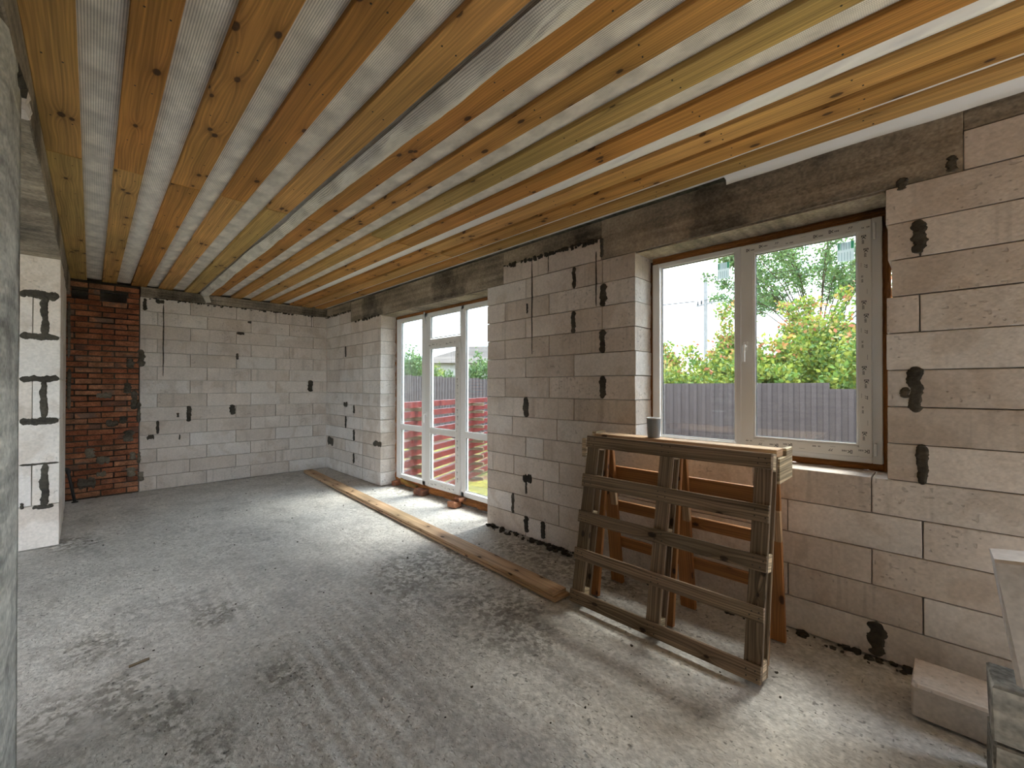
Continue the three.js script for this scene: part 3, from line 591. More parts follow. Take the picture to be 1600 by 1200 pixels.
function lever(parent, x, y, z, dir) {
  const h = new THREE.Group(); h.name = 'handle'; h.position.set(x, y, z); parent.add(h); h.userData.label = 'white lever handle';
  part('plate', cbox(0.012, 0.065, 0.028, 0.004), M.handle, h);
  part('lever', tube([[-0.006, 0, 0], [-0.04, 0, 0], [-0.048, -0.02, 0], [-0.047, -0.115 * dir, 0]], 0.0095, 20, 10), M.handle, h);
}
function foamLine(parent, pts, r, m = M.foam, seed = 1) { // expanding foam, a lumpy bead in the gap
  const g = tube(pts, r, 80, 8), p = g.attributes.position;
  for (let i = 0; i < p.count; i++) { const q = 0.9 * r * (fbm(p.getZ(i) * 18 + 70 + seed, p.getY(i) * 18 + 30 + p.getX(i) * 30, BIG, BIG, 181, 3) - 0.5); p.setXYZ(i, p.getX(i) + q, p.getY(i) + q * 0.7, p.getZ(i) + q * 0.7); }
  g.computeVertexNormals(); return part('foam_seal', g, m, parent, 'orange expanding foam in the gap');
}
const win = structure('window_1', 'white plastic window with a fixed pane and an opening sash', 'window');
{
  const z0 = -1.725, z1 = -0.256, y0 = 1.042, y1 = 2.535, X = FRX, m0 = -1.072, m1 = -0.302;
  part('frame', merge([ring(z0, z1, y0, y1, [0.062, 0.05, 0.056, 0.036], X, X + 0.07), span(X, y0 + 0.05, -1.075, X + 0.07, y1 - 0.03, -1.008, 0.004)]), M.pvc, win);
  bead(win, -1.652, -1.076, 1.104, 2.503, X + 0.006);
  pane(win, -1.655, -1.072, 1.10, 2.506, X + 0.026); pane(win, -1.655, -1.072, 1.10, 2.506, X + 0.046);
  const sash = new THREE.Group(); sash.name = 'sash'; win.add(sash);
  part('sash_frame', ring(-1.035, m1, y0 + 0.034, y1 - 0.008, [0.087, 0.066, 0.073, 0.07], X - 0.018, X + 0.052, 0.005), M.pvcFilm, sash);
  bead(sash, -0.946, -0.370, 1.151, 2.459, X - 0.012);
  pane(sash, -0.95, -0.366, 1.147, 2.463, X + 0.010); pane(sash, -0.95, -0.366, 1.147, 2.463, X + 0.030);
  lever(sash, X - 0.020, 1.80, -0.998, 1);
  part('printed_film', merge([strip([X - 0.0192, 2.491, -1.0], [X - 0.0192, 2.491, -0.31], 0.052), strip([X - 0.0192, 2.44, -0.335], [X - 0.0192, 1.16, -0.335], 0.056), strip([X - 0.0192, 1.112, -0.31], [X - 0.0192, 1.112, -1.0], 0.054)]), M.print, sash, 'protective film printed with small black marks');
  part('hinge', merge([span(X - 0.03, 2.40, -0.296, X, 2.50, -0.282, 0.004), span(X - 0.03, 1.09, -0.296, X, 1.17, -0.282, 0.004)]), M.pvc, win);
  const f = FRX + 0.03;
  foamLine(win, [[f, 2.562, z0], [f, 2.566, -1.2], [f, 2.56, -0.7], [f, 2.566, z1 + 0.02]], 0.032, M.foam, 1);
  foamLine(win, [[f, 1.02, z1], [f, 1.02, -0.8], [f, 1.022, -1.3], [f, 1.02, z0]], 0.024, M.foam, 2);
  foamLine(win, [[f, 1.0, -0.238], [f, 1.6, -0.240], [f, 2.56, -0.240]], 0.022, M.foam, 3);
  foamLine(win, [[f, 1.0, -1.735], [f, 1.8, -1.736], [f, 2.56, -1.735]], 0.02, M.foam, 4);
}
const door = structure('door_1', 'white plastic glazed door between two fixed side lights', 'door');
{
  const X = FRX, z0 = -5.962, z1 = -3.60, y0 = 0.108, y1 = 2.545;
  part('frame', merge([ring(z0, z1, y0, y1, [0.06, 0.06, 0.06, 0.05], X, X + 0.07), span(X, y0, -5.235, X + 0.07, y1, -5.125, 0.004), span(X, y0, -4.345, X + 0.07, y1, -4.285, 0.004), span(X, 2.118, -5.125, X + 0.07, 2.168, -4.345, 0.004)]), M.pvc, door);
  const lights = [[-5.84, -5.25, 0.18, 0.862, 1], [-5.84, -5.25, 0.93, 2.489, 1], [-4.262, -3.66, 0.18, 0.866, 1], [-4.262, -3.66, 0.93, 2.492, 1], [-5.05, -4.362, 2.18, 2.49, 1]];
  part('rail', merge([span(X + 0.002, 0.86, -5.9, X + 0.06, 0.932, -5.235, 0.004), span(X + 0.002, 0.864, -4.285, X + 0.06, 0.932, -3.65, 0.004), span(X + 0.002, 0.10, -5.91, X + 0.06, 0.186, -5.84, 0.003), span(X + 0.004, 0.15, -5.905, X + 0.06, 2.5, -5.838, 0.003), span(X + 0.004, 0.15, -5.253, X + 0.06, 2.5, -5.235, 0.003), span(X + 0.004, 0.15, -4.29, X + 0.06, 2.5, -4.262, 0.003), span(X + 0.004, 2.15, -5.13, X + 0.06, 2.5, -5.048, 0.003), span(X + 0.004, 2.16, -4.364, X + 0.06, 2.5, -4.34, 0.003)]), M.pvc, door);
  for (const [a, b, c, d] of lights) { bead(door, a, b, c, d, X + 0.004); pane(door, a - 0.004, b + 0.004, c - 0.004, d + 0.004, X + 0.026); pane(door, a - 0.004, b + 0.004, c - 0.004, d + 0.004, X + 0.046); }
  const leaf = new THREE.Group(); leaf.name = 'door_leaf'; door.add(leaf);
  part('leaf_frame', merge([ring(-5.145, -4.352, 0.118, 2.128, [0.118, 0.088, 0.092, 0.09], X - 0.018, X + 0.052, 0.005), span(X - 0.016, 0.864, -5.03, X + 0.05, 0.93, -4.44, 0.004)]), M.pvcFilm, leaf);
  for (const [c, d] of [[0.212, 0.862], [0.932, 2.036]]) { bead(leaf, -5.026, -4.442, c, d, X - 0.012); pane(leaf, -5.03, -4.438, c - 0.004, d + 0.004, X + 0.01); pane(leaf, -5.03, -4.438, c - 0.004, d + 0.004, X + 0.03); }
  lever(leaf, X - 0.02, 1.12, -5.10, 1);
  part('printed_film', merge([strip([X - 0.0192, 2.082, -5.05], [X - 0.0192, 2.082, -4.40], 0.05), strip([X - 0.0192, 2.02, -4.395], [X - 0.0192, 0.24, -4.395], 0.05), strip([X - 0.0192, 0.165, -4.46], [X - 0.0192, 0.165, -5.06], 0.05)]), M.print, leaf, 'protective film printed with small black marks');
  part('hinge', merge([span(X - 0.032, 0.2, -4.348, X, 0.31, -4.33, 0.004), span(X - 0.032, 1.96, -4.348, X, 2.07, -4.33, 0.004)]), M.pvc, door);
  const f = FRX + 0.03;
  foamLine(door, [[f, 2.572, z0], [f, 2.576, -5.3], [f, 2.57, -4.4], [f, 2.576, z1]], 0.03, M.foam, 5);
  foamLine(door, [[f, 0.02, -5.982], [f, 1.0, -5.985], [f, 1.8, -5.982], [f, 2.58, -5.985]], 0.03, M.foam, 6);
  foamLine(door, [[f, 0.06, z0], [f, 0.05, -5.3], [f, 0.055, -4.4], [f, 0.05, z1 + 0.04]], 0.045, M.foam, 7);
  foamLine(door, [[f - 0.05, 0.10, -5.80], [f - 0.055, 0.075, -5.55], [f - 0.05, 0.06, -5.3]], 0.022, M.foamYellow, 8);
  part('foam_drip', tube([[X - 0.02, 2.56, -5.16], [X - 0.03, 2.48, -5.15], [X - 0.02, 2.40, -5.125]], 0.011, 16, 8), M.rim, door);
}

// ---------------------------------------------------------------- pallet leaning on the trestle
{
  const a = 0.19, p = thing('pallet', 'weathered grey wooden pallet with five slats leaning on the trestle under the window', 'pallet', [2.37, 0.022, -1.243]);
  p.rotation.order = 'YXZ'; p.rotation.set(-a, -Math.PI / 2, 0);
  const sl = [[0, 0.083], [0.286, 0.361], [0.536, 0.618], [0.786, 0.877], [1.066, 1.151]], cross = [[-0.595, -0.50], [-0.037, 0.053], [0.512, 0.598]];
  sl.forEach(([b, t], i) => {
    const o = part('slat', cbox(1.193, t - b, 0.021, 0.003, rr(0, 4), 0.05 + 0.15 * (i % 4), true, 0.003, i + 3), M.greyWood, p); o.position.set(0.0015, (b + t) / 2, -0.0105);
    const n = [];
    for (const [c0, c1] of cross) for (const s of [0.25, 0.75]) for (const q of [0.3, 0.7]) { const g = new THREE.CylinderGeometry(0.004, 0.004, 0.004, 7); g.rotateX(Math.PI / 2); g.translate(lerp(c0, c1, s) + rr(-0.008, 0.008), lerp(b, t, q) + rr(-0.006, 0.006), 0.0005); n.push(g); }
    const nh = part('nail_heads', merge(n), M.nail, o); nh.position.set(-0.0015, -(b + t) / 2, 0.0105); nh.userData.kind = 'stuff';
  });
  cross.forEach(([c0, c1], i) => {
    const o = part('cross_board', cbox(c1 - c0, 1.148, 0.02, 0.003, rr(0, 4), 0.15 * i, true, 0.003, i + 20), M.greyWood, p); o.position.set((c0 + c1) / 2, 0.574, -0.0315);
    const k = part('skid', cbox(0.085, 1.14, 0.02, 0.003, rr(0, 4), 0.15 * i, true, 0.003, i + 30), M.greyWood, p); k.position.set((c0 + c1) / 2, 0.572, -0.1215);
    for (const y of [0.05, 0.577, 1.105]) { const b = part('spacer_block', cbox(0.082, 0.095, 0.068, 0.004, rr(0, 4), 0.1, false, 0.004, i * 3 + Math.round(y * 10)), M.paleWood, p); b.position.set((c0 + c1) / 2, y, -0.0765); }
  });
}
// ---------------------------------------------------------------- trestle of three A-frames under the window
{
  const t = thing('trestle', 'homemade amber wood trestle of three leg pairs standing by the window wall', 'trestle', [2.83, 0, -1.29]);
  const put = (n, g, m, l) => { g.translate(-2.83, 0, 1.29); return part(n, g, m, t, l); };
  const lx = (y) => 2.912 - 0.133 * y;
  for (const [z, beam] of [[-1.78, [-1.982, -1.945]], [-1.23, null], [-0.705, [-0.668, -0.640]]]) {
    put('leg', bar([lx(-0.003) , 0.004, z], [lx(1.06), 1.06, z], 0.10, 0.03, [0, 0, 1], 0.003, rr(0, 4), 0.07), M.amberWood);
    put('leg', bar([2.60, 0.004, z - 0.012], [2.735, 1.06, z - 0.012], 0.10, 0.03, [0, 0, 1], 0.003, rr(0, 4), 0.22), M.amberWood);
    put('brace', bar([lx(0.62) - 0.012, 0.62, z + 0.03], [lx(0.80) - 0.02, 0.80, z + 0.03], 0.045, 0.03, [0, 0, 1], 0.003, rr(0, 4), 0.3), M.freshWood);
    if (beam) {
      put('cross_beam', span(2.722, 0.965, beam[0], 3.0, 1.107, beam[1], 0.003, true, rr(0, 4), 0.1), M.paleWood, 'rough pale wooden cross beam');
      put('packing_block', span(2.86, 1.108, beam[0] + 0.002, 3.0, 1.150, beam[1] + 0.002, 0.003, true, rr(0, 4), 0.3), M.paleWood);
    }
  }
  for (const [y0, y1, v] of [[0.805, 0.912, 0.07], [0.567, 0.645, 0.22], [0.283, 0.362, 0.37]]) {
    const x = lx((y0 + y1) / 2) + 0.032; const g = cbox(0.022, y1 - y0, 1.17, 0.003, rr(0, 4), v, true); g.rotateZ(0.12); g.translate(x, (y0 + y1) / 2, -1.25); put('rail', g, M.amberWood);
  }
}
{
  const g1 = span(2.725, 1.108, -1.87, 2.855, 1.154, -0.655, 0.003, true, 0.7, 0.07); single('plank', g1, M.freshWood, 'pale plank lying along the top of the trestle, on the room side', 'plank');
  const b = thing('paint_can', 'dark grey open can with a pale rim standing on the trestle plank', 'can', [2.79, 1.154, -1.42]);
  const R = 0.046, Hh = 0.135;
  part('body', new THREE.LatheGeometry([[0, 0.002], [R * 0.88, 0.002], [R * 0.9, 0.004], [R * 0.98, Hh * 0.5], [R, Hh], [R - 0.003, Hh], [R * 0.9, 0.01], [0, 0.01]].map((q) => new THREE.Vector2(...q)), 28), M.tin, b);
  const rim = new THREE.TorusGeometry(R, 0.004, 8, 28); rim.rotateX(Math.PI / 2); rim.translate(0, Hh, 0); part('rim', rim, M.rim, b, 'pale rolled rim');
  const lab = new THREE.CylinderGeometry(R * 0.995, R * 0.955, 0.06, 14, 1, true, 2.4, 1.6); lab.translate(0, 0.065, 0); part('paper_label', lab, M.rim, b, 'torn pale paper label');
}

// ---------------------------------------------------------------- long boards on the floor
{
  const A = [2.385, 0, -1.905], B = [2.725, 0, -7.86], L = Math.hypot(B[0] - A[0], B[2] - A[2]), ang = Math.atan2(B[0] - A[0], B[2] - A[2]);
  const g1 = cbox(0.158, 0.022, L, 0.002, 0.3, 0.07, true); g1.rotateY(ang); g1.translate((A[0] + B[0]) / 2, 0.011, (A[2] + B[2]) / 2);
  single('floor_board', g1, M.freshWood, 'long lower board on the floor, under another board by the glazed door', 'board');
  const g2 = cbox(0.145, 0.024, L - 0.03, 0.002, 2.3, 0.22, true); g2.rotateY(ang + 0.002); g2.translate((A[0] + B[0]) / 2 + 0.002, 0.035, (A[2] + B[2]) / 2 - 0.02);
  single('floor_board', g2, M.freshWood, 'long upper board lying on another board along the glazed door', 'board');
}
// ---------------------------------------------------------------- loose masonry in the near corner
{
  const blk = (name, w, h, d, pos, rot, m, label, cat, seed, jit = 0.008) => { const o = single(name, cbox(w, h, d, 0.008, rr(0, 2), rr(0, 2), false, jit, seed), m, label, cat); o.position.set(...pos); o.rotation.set(...rot); return o; };
  blk('loose_block', 0.26, 0.15, 0.60, [2.81, 0.076, 0.19], [0, 0.0, 0], M.blocks[3], 'aerated block lying on the floor at the foot of the window wall', 'block', 4);
  blk('loose_block', 0.20, 0.20, 0.48, [2.462, 0.103, 0.36], [0, 0.02, 0], M.plaster, 'grey concrete block, lowest of the small stack in the corner', 'block', 5);
  blk('loose_block', 0.20, 0.20, 0.48, [2.46, 0.314, 0.357], [0, 0, 0], M.plaster, 'grey concrete block under the tilted white block', 'block', 6);
  blk('loose_block', 0.20, 0.44, 0.30, [2.46, 0.672, 0.30], [-0.13, 0.0, 0], M.blocks[4], 'white aerated block standing tilted on the grey blocks', 'block', 7, 0.014);
}
// ---------------------------------------------------------------- black pipe stub by the chimney breast
{
  const p = thing('drain_pipe', 'thin black plastic pipe with an elbow standing by the brick chimney breast', 'pipe', [-0.145, 0, -7.93]);
  part('riser', tube([[0, 0, 0], [-0.03, 0.2, 0], [-0.062, 0.40, 0]], 0.016, 16, 12), M.blackPlastic, p);
  part('elbow', tube([[-0.06, 0.385, 0], [-0.066, 0.425, 0], [-0.09, 0.44, 0.01], [-0.13, 0.435, 0.02]], 0.024, 16, 12), M.blackPlastic, p);
  const f = new THREE.CylinderGeometry(0.03, 0.034, 0.012, 16); f.translate(0, 0.006, 0); part('collar', f, M.blackPlastic, p);
}
// ---------------------------------------------------------------- brick ends propping the door frame
[[3.33, 0.035, -5.89, 0.10, 0.07, 0.12, 'broken brick end under the door frame corner by the wall', 0], [3.30, 0.036, -5.14, 0.13, 0.072, 0.20, 'dark mortar-covered brick under the door leaf edge', 2], [3.26, 0.032, -4.33, 0.12, 0.064, 0.13, 'orange brick end propping the door frame at its hinge side', 3], [3.33, 0.088, -4.30, 0.10, 0.045, 0.14, 'thin brick piece wedged on top of the orange brick end', 1]].forEach(([x, y, z, w, h, d, label, m], i) => {
  const o = single('brick_piece', cbox(w, h, d, 0.006, rr(0, 1), rr(0, 1), false, 0.014, i + 50), M.bricks[m], label, 'brick'); o.position.set(x, y, z); o.rotation.y = rr(-0.2, 0.2);
});
{
  const g = cbox(0.08, 0.06, 2.3, 0.01, 0, 0, false, 0.01, 4); g.translate(3.43, 0.03, -4.78); part('packing', g, M.mortar, door);
}
// small debris on the floor
{
  const l = [];
  for (let i = 0; i < 420; i++) {
    const z = -7.6 + 7.2 * Math.pow(rnd(), 0.8), x = i % 3 ? rr(0.0, 3.03) : rr(2.2, 3.05), s = 0.003 + 0.008 * Math.pow(rnd(), 4);
    const g = cbox(s * rr(0.8, 1.8), s * 0.7, s, s * 0.2, 0, 0, false, s * 0.6, i); g.rotateY(rr(0, 6)); g.translate(x, floorRelief(x, z) + s * 0.28, z); l.push(g);
  }
  const o = single('floor_crumbs', merge(l), M.mortar, 'scattered dark mortar crumbs on the concrete floor', 'debris'); o.userData.kind = 'stuff';
  const sp = single('wood_splinter', bar([0.15, 0.006, -3.07], [0.235, 0.008, -3.08], 0.014, 0.007, [0, 1, 0], 0.001), M.greyWood, 'short dark wood splinter lying on the open floor', 'splinter');
  sp.castShadow = true;
}

// ================================================================ outdoors
const GY = -0.65;
const grassMap = tiled(texture(1024, 1024, (u, v) => {
  const f = fbm(u * 9, v * 9, 9, 9, 201, 5, 0.6), b = fbm(u * 120, v * 120, 120, 120, 202, 3, 0.65), soil = sstep(0.5, 0.62, fbm(u * 5, v * 5, 5, 5, 203, 4));
  const q = 0.55 + 0.6 * (b - 0.5) + 0.3 * (f - 0.5); return [lerp(q * 0.86, q * 0.78, soil), lerp(q * 0.86, q * 0.58, soil), lerp(q * 0.38, q * 0.46, soil)];
}), 4, 4);
M.grass = mat({ color: lin(0.75, 0.72, 0.6), map: grassMap });
{
  const g = new THREE.PlaneGeometry(160, 160); g.rotateX(-Math.PI / 2); const p = g.attributes.position, uv = g.attributes.uv; for (let i = 0; i < p.count; i++) uv.setXY(i, p.getX(i), p.getZ(i));
  const gr = structure('ground', 'patchy grass and soil around the house', 'ground'); const m = part('yard', g, M.grass, gr); m.position.set(30, GY, -10);
  const terr = part('terrace', span(-5.25, GY - 0.05, NEARZ + 0.4, 3.56, -0.06, NEARZ + 3, 0), mat({ color: lin(0.62, 0.6, 0.56), map: concMap }), gr);
  // the house's own plinth
  part('plinth', span(-5.25, GY - 0.1, BZ - 0.9, 3.56, -0.05, NEARZ + 0.45, 0), M.concrete, gr);
}
M.fence = mat({ color: lin(0.072, 0.055, 0.058), roughness: 0.55, side: THREE.DoubleSide });
{
  const f = thing('fence', 'brown corrugated metal fence running along the yard behind the window', 'fence', [10.5, GY, -10]);
  const pitch = 0.2, W = 1.2;
  const profile = [[0, 0], [0.085, 0], [0.105, 0.03], [0.18, 0.03], [0.2, 0]];
  for (let z = -34, i = 0; z < 9; z += W, i++) {
    const zc = z + W / 2, top = zc > -1.5 ? 1.47 : zc > -7 ? 1.59 : Math.min(2.05, 1.59 + (-7 - zc) * 0.042), h = top - GY, pos = [], idx = [];
    const pts = []; for (let k = 0; k < W / pitch - 0.01; k++) for (const [a, b] of profile) pts.push([k * pitch + a, b]);
    pts.forEach(([a, b]) => pos.push(-b, 0.05, a, -b, h, a)); for (let k = 0; k + 1 < pts.length; k++) { const a = k * 2; idx.push(a, a + 1, a + 2, a + 2, a + 1, a + 3); }
    const ng = new THREE.BufferGeometry(); ng.setAttribute('position', new THREE.Float32BufferAttribute(pos, 3)); ng.setIndex(idx); const g = ng.toNonIndexed(); g.computeVertexNormals();
    const o = part('sheet', g, M.fence, f); o.position.set(0, 0, z + 10);
    if (i % 2 === 0) { const c = part('post', new THREE.BoxGeometry(0.06, h, 0.06), M.fence, f); c.position.set(0.06, h / 2, z + 10); }
  }
}
// red steel profiles stacked outside the glazed door
M.red = mat({ color: lin(0.34, 0.06, 0.065), roughness: 0.5, map: brickMap });
{
  const dir = new THREE.Vector3(0.906, 0, -0.423), P0 = new THREE.Vector3(5.93, GY, -7.5), pitch = 0.172, n = 11;
  const nth = ['first', 'second', 'third', 'fourth', 'fifth', 'sixth', 'seventh', 'eighth', 'ninth', 'tenth', 'eleventh'];
  const sh = new THREE.Shape(); [[0, 0], [0.10, 0], [0.10, 0.012], [0.012, 0.012], [0.012, 0.093], [0.10, 0.093], [0.10, 0.105], [0, 0.105]].forEach(([x, y], i) => (i ? sh.lineTo(x, y) : sh.moveTo(x, y)));
  const base = new THREE.ExtrudeGeometry(sh, { depth: 6.0, bevelEnabled: false });
  for (let i = 0; i < n; i++) {
    const o = single('steel_channel', base, M.red, nth[i] + ' red steel channel from the ground in the stack outside the glazed door', 'beam', 'red channels stacked in the yard');
    const X = new THREE.Vector3(-dir.z, 0, dir.x), off = rr(-0.012, 0.012);
    o.matrixAutoUpdate = true;
    const back = new THREE.Vector3().crossVectors(new THREE.Vector3(0, 1, 0), dir);   // faces the house side
    o.quaternion.setFromRotationMatrix(new THREE.Matrix4().makeBasis(back, new THREE.Vector3(0, 1, 0), dir));
    const p = P0.clone().addScaledVector(dir, -2.42).addScaledVector(back, off); o.position.set(p.x, GY + 0.06 + i * pitch, p.z);
  }
  for (let i = 0; i < n; i++) for (const s of [0.5, 2.9, 5.4]) {
    const c = single('timber_spacer', cbox(0.5, i ? 0.066 : 0.06, 0.07, 0.004, 0, 0, true), M.greyWood, i ? 'small timber spacer resting on the ' + nth[i - 1] + ' red steel channel from the ground' : 'timber bearer on the ground under the red steel channels', 'timber', 'spacers in the red steel stack');
    const back = new THREE.Vector3().crossVectors(new THREE.Vector3(0, 1, 0), dir), p = P0.clone().addScaledVector(dir, -2.42 + s).addScaledVector(back, -0.21 + 0.30 * 0);
    c.rotation.y = Math.atan2(dir.x, dir.z); c.position.set(p.x + back.x * 0.22, GY + (i ? i * pitch + 0.06 - 0.0335 : 0.03), p.z + back.z * 0.22);
  }
}
// plants
const leafGeo = (() => { const g = new THREE.BufferGeometry(); g.setAttribute('position', new THREE.Float32BufferAttribute([0, 0, 0, -0.30, 0.45, 0.08, 0, 0.5, 0, 0.30, 0.45, 0.08, 0, 1, -0.05], 3)); g.setIndex([0, 2, 1, 0, 3, 2, 1, 2, 4, 2, 3, 4]); g.computeVertexNormals(); return g; })();
M.leaf = new THREE.MeshPhysicalMaterial({ color: 0xffffff, roughness: 0.8, transmission: 0.35, thickness: 0, side: THREE.DoubleSide });
M.bark = mat({ color: lin(0.24, 0.19, 0.14), map: concMap });
function plant(name, label, cat, base, opt, group) {
  const t = thing(name, label, cat, base, group), r = mulberry(opt.seed), R = (a, b) => a + (b - a) * r(), wood = [], tips = [];
  const limb = (a, b, r0, r1) => { const A = new THREE.Vector3(...a), B = new THREE.Vector3(...b), g = new THREE.CylinderGeometry(r1, r0, A.distanceTo(B), 6); g.applyQuaternion(new THREE.Quaternion().setFromUnitVectors(new THREE.Vector3(0, 1, 0), B.clone().sub(A).normalize())); g.translate((A.x + B.x) / 2, (A.y + B.y) / 2, (A.z + B.z) / 2); wood.push(g); };
  const fork = [0, opt.trunk, 0]; limb([0, 0, 0], fork, opt.h * 0.015, opt.h * 0.010);
  for (let i = 0; i < opt.limbs; i++) {
    const an = i / opt.limbs * 6.283 + R(-0.4, 0.4), q = Math.sqrt(R(0.05, 1)), top = opt.trunk + (opt.h - opt.trunk) * (opt.flat ? R(0.55, 1) : (1 - 0.5 * q * q) * R(0.5, 1));
    const e = [Math.cos(an) * opt.r * q, top, Math.sin(an) * opt.r * q], m = [e[0] * 0.45, lerp(opt.trunk, top, 0.6), e[2] * 0.45];
    limb(fork, m, opt.h * 0.0035, opt.h * 0.0022); limb(m, e, opt.h * 0.0022, opt.h * 0.001); tips.push([m, e]);
    for (let k = 0; k < opt.twigs; k++) { const s = R(0.1, 1), c = [lerp(m[0], e[0], s), lerp(m[1], e[1], s), lerp(m[2], e[2], s)], d = [c[0] + R(-1, 1) * opt.tw, c[1] + R(opt.flat ? -0.1 : -0.5, opt.flat ? 0.35 : 0.7) * opt.tw, c[2] + R(-1, 1) * opt.tw]; limb(c, d, opt.h * 0.0016, opt.h * 0.0008); tips.push([c, d]); }
  }
  part('trunk', merge(wood), M.bark, t);
  const inst = new THREE.InstancedMesh(leafGeo, M.leaf, opt.leaves), o = new THREE.Object3D(), c = new THREE.Color();
  for (let i = 0; i < opt.leaves; i++) {
    const [a, b] = tips[Math.floor(r() * tips.length)], s = R(0, 1.05), j = opt.spread;
    o.position.set(lerp(a[0], b[0], s) + R(-j, j), lerp(a[1], b[1], s) + R(-j, j), lerp(a[2], b[2], s) + R(-j, j));
    o.rotation.set(R(-1.6, 1.6), R(0, 6.28), R(-1.2, 1.2)); const z = opt.leaf * R(0.6, 1.3); o.scale.set(z, z, z); o.updateMatrix(); inst.setMatrixAt(i, o.matrix);
    const k = opt.colors[Math.floor(r() * opt.colors.length)], v = R(0.75, 1.25); let col = k;
    if (opt.shoots && s > 0.8 && o.position.y > opt.h * 0.66 && r() < 0.65) col = opt.shoots[Math.floor(r() * opt.shoots.length)];
    c.setRGB(col[0] * v * 0.74, col[1] * v * 0.72, col[2] * v * 0.65); inst.setColorAt(i, c);
  }
  inst.name = 'foliage'; inst.userData.kind = 'stuff'; shade(inst); t.add(inst); return t;
}
const lime = [[0.30, 0.42, 0.05], [0.20, 0.36, 0.05], [0.42, 0.48, 0.07], [0.14, 0.28, 0.06], [0.38, 0.44, 0.05]], red = [[0.62, 0.22, 0.13], [0.66, 0.32, 0.12], [0.6, 0.42, 0.12]], green = [[0.12, 0.26, 0.08], [0.17, 0.32, 0.09], [0.10, 0.20, 0.09], [0.22, 0.34, 0.12]];
[[12.0, -7.6, 3.7, 11], [13.9, -6.6, 4.2, 12], [12.0, -5.4, 3.8, 13], [13.9, -4.3, 4.9, 14], [12.0, -3.2, 4.3, 15], [13.9, -2.1, 5.4, 16], [12.0, -1.0, 4.7, 17], [13.9, 0.1, 5.6, 18], [12.0, 1.2, 5.0, 19], [15.9, -7.8, 4.3, 20], [15.9, -5.5, 4.6, 21], [15.9, -3.2, 5.4, 22], [15.9, -0.9, 5.6, 23]].forEach(([x, z, h, s], i) =>
  plant('lime_shrub', 'yellow-green leafy shrub with reddish shoot tips behind the brown fence', 'shrub', [x, GY, z], { seed: s, h, r: 0.92, trunk: 0.4, limbs: 26, twigs: 6, tw: 0.36, leaves: 9500, leaf: 0.115, spread: 0.16, colors: lime, shoots: red }, 'shrubs behind the fence'));
plant('feathery_tree', 'tall thin-leaved green tree spreading above the yellow-green shrubs', 'tree', [21, GY, -3.6], { seed: 31, h: 8.6, r: 5.2, trunk: 3.6, limbs: 34, twigs: 9, tw: 0.9, leaves: 20000, leaf: 0.12, spread: 0.18, colors: green, flat: true });
[[14.6, -23.6, 5.4, 1.6, 41], [18.3, -27, 4.5, 1.1, 42], [17.9, -23.8, 3.9, 1.2, 43], [16.4, -19.2, 4.7, 1.5, 44], [12.4, -20.6, 4.9, 1.2, 45]].forEach(([x, z, h, rad, s], i) =>
  plant('garden_tree', ['leafy green tree beyond the fence, beside the left door light', 'narrow bright green tree in front of the grey-roofed house', 'low green bush in front of the grey-roofed house window', 'wide green tree hiding the end of the grey-roofed house', 'leafy green tree close behind the fence'][i], 'tree', [x, GY, z], { seed: s, h, r: rad, trunk: 0.8, limbs: 18, twigs: 5, tw: 0.5, leaves: 4200, leaf: 0.16, spread: 0.2, colors: i === 1 ? lime : green }));
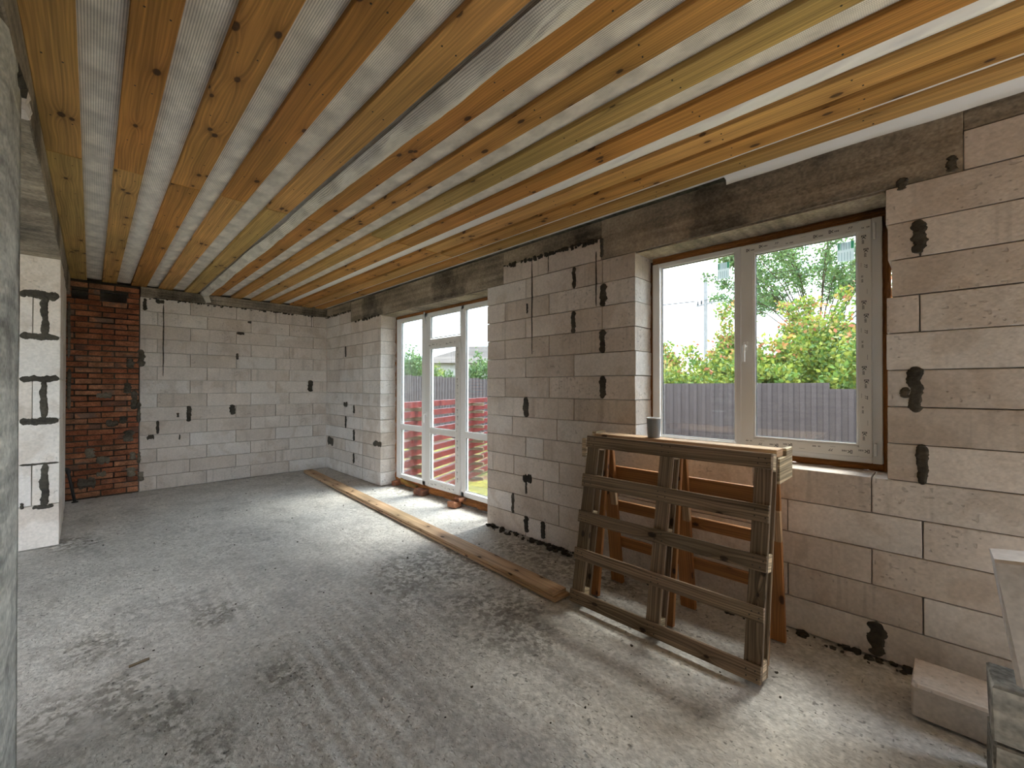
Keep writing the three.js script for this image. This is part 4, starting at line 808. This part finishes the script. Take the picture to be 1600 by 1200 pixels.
// house beyond the fence
M.wallFarHouse = mat({ color: lin(0.42, 0.42, 0.42) }); M.roofGrey = mat({ color: lin(0.24, 0.22, 0.22), map: concMap }); M.white = mat({ color: lin(0.8, 0.8, 0.8), roughness: 0.5 });
{
  const h = thing('neighbour_house', 'single-storey neighbouring house with a grey hipped roof beyond the fence', 'house', [30, GY, -34.5]); h.rotation.y = 0.65; h.scale.setScalar(1.2);
  part('wall', span(-6, 0, -3.5, 6, 3.6, 3.5, 0.01), M.wallFarHouse, h);
  const g = new THREE.CylinderGeometry(0.25, 1, 1.7, 4, 1); g.rotateY(Math.PI / 4); g.scale(9.6, 1, 5.9); g.translate(0, 4.4, 0); part('roof', g.toNonIndexed(), M.roofGrey, h, 'grey hipped roof'); h.children.at(-1).geometry.computeVertexNormals();
  for (const x of [-3.6, -0.2, 3.2]) { const w = part('window', span(x - 0.6, 1.3, 3.49, x + 0.6, 2.8, 3.56, 0.005), M.white, h); part('pane', span(x - 0.5, 1.4, 3.55, x + 0.5, 2.7, 3.575, 0.002), mat({ color: lin(0.5, 0.55, 0.6), roughness: 0.15 }), w); }
}
// utility pole and wires
{
  const p = thing('utility_pole', 'grey concrete utility pole with crossarm and insulators beyond the shrubs', 'pole', [33, GY, -12.6]);
  const m = mat({ color: lin(0.25, 0.25, 0.26) }), w = mat({ color: lin(0.08, 0.08, 0.09) });
  part('shaft', span(-0.11, 0, -0.11, 0.11, 10.4, 0.11, 0.01), m, p);
  const arm = span(-0.05, 8.35, -1.0, 0.05, 8.47, 1.0, 0.005); arm.rotateY(-0.5); part('crossarm', arm, m, p);
  for (const [o, y] of [[-0.85, 8.47], [-0.45, 8.47], [0.45, 8.47], [0.85, 8.47], [-0.14, 10.4], [0.2, 10.4]]) { const g = new THREE.CylinderGeometry(0.05, 0.08, 0.28, 8); g.translate(0, y + 0.14, o); g.rotateY(-0.5); part('insulator', g, w, p); }
  for (const [o, y] of [[-0.85, 8.7], [0.45, 8.7], [0, 10.6]]) { const s = [0, y, o]; part('wire', tube([s, [-8, y - 1.0, o - 14], [-16, y - 1.2, o - 28]], 0.022, 30, 5), w, p); part('wire', tube([s, [4, y - 0.9, o + 14], [8, y - 0.6, o + 28]], 0.022, 30, 5), w, p); }
}
// panes' paper stickers
{
  const st = printTexture(128, 160, (x, w, h) => { x.fillStyle = '#e9eff0'; x.fillRect(0, 0, w, h); x.fillStyle = '#48a070'; x.fillRect(104, 0, 20, 60); x.fillStyle = '#b8c7cb'; for (let i = 0; i < 5; i++) { x.fillRect(6 + i * 20, 4, 8, 60); x.fillRect(8 + i * 22, 84, 7, 70); } });
  const m = new THREE.MeshPhysicalMaterial({ map: st, roughness: 1, transmission: 0.6, thickness: 0 });
  for (const [z, y, par] of [[-1.165, 2.385, win], [-0.43, 2.36, win.children.find((c) => c.name === 'sash')]]) { const g = new THREE.BoxGeometry(0.0006, 0.12, 0.085); const o = part('sticker', g, m, par); o.position.set(FRX + (par === win ? 0.0236 : 0.0076), y, z); }
}
renderer.render(scene, camera);
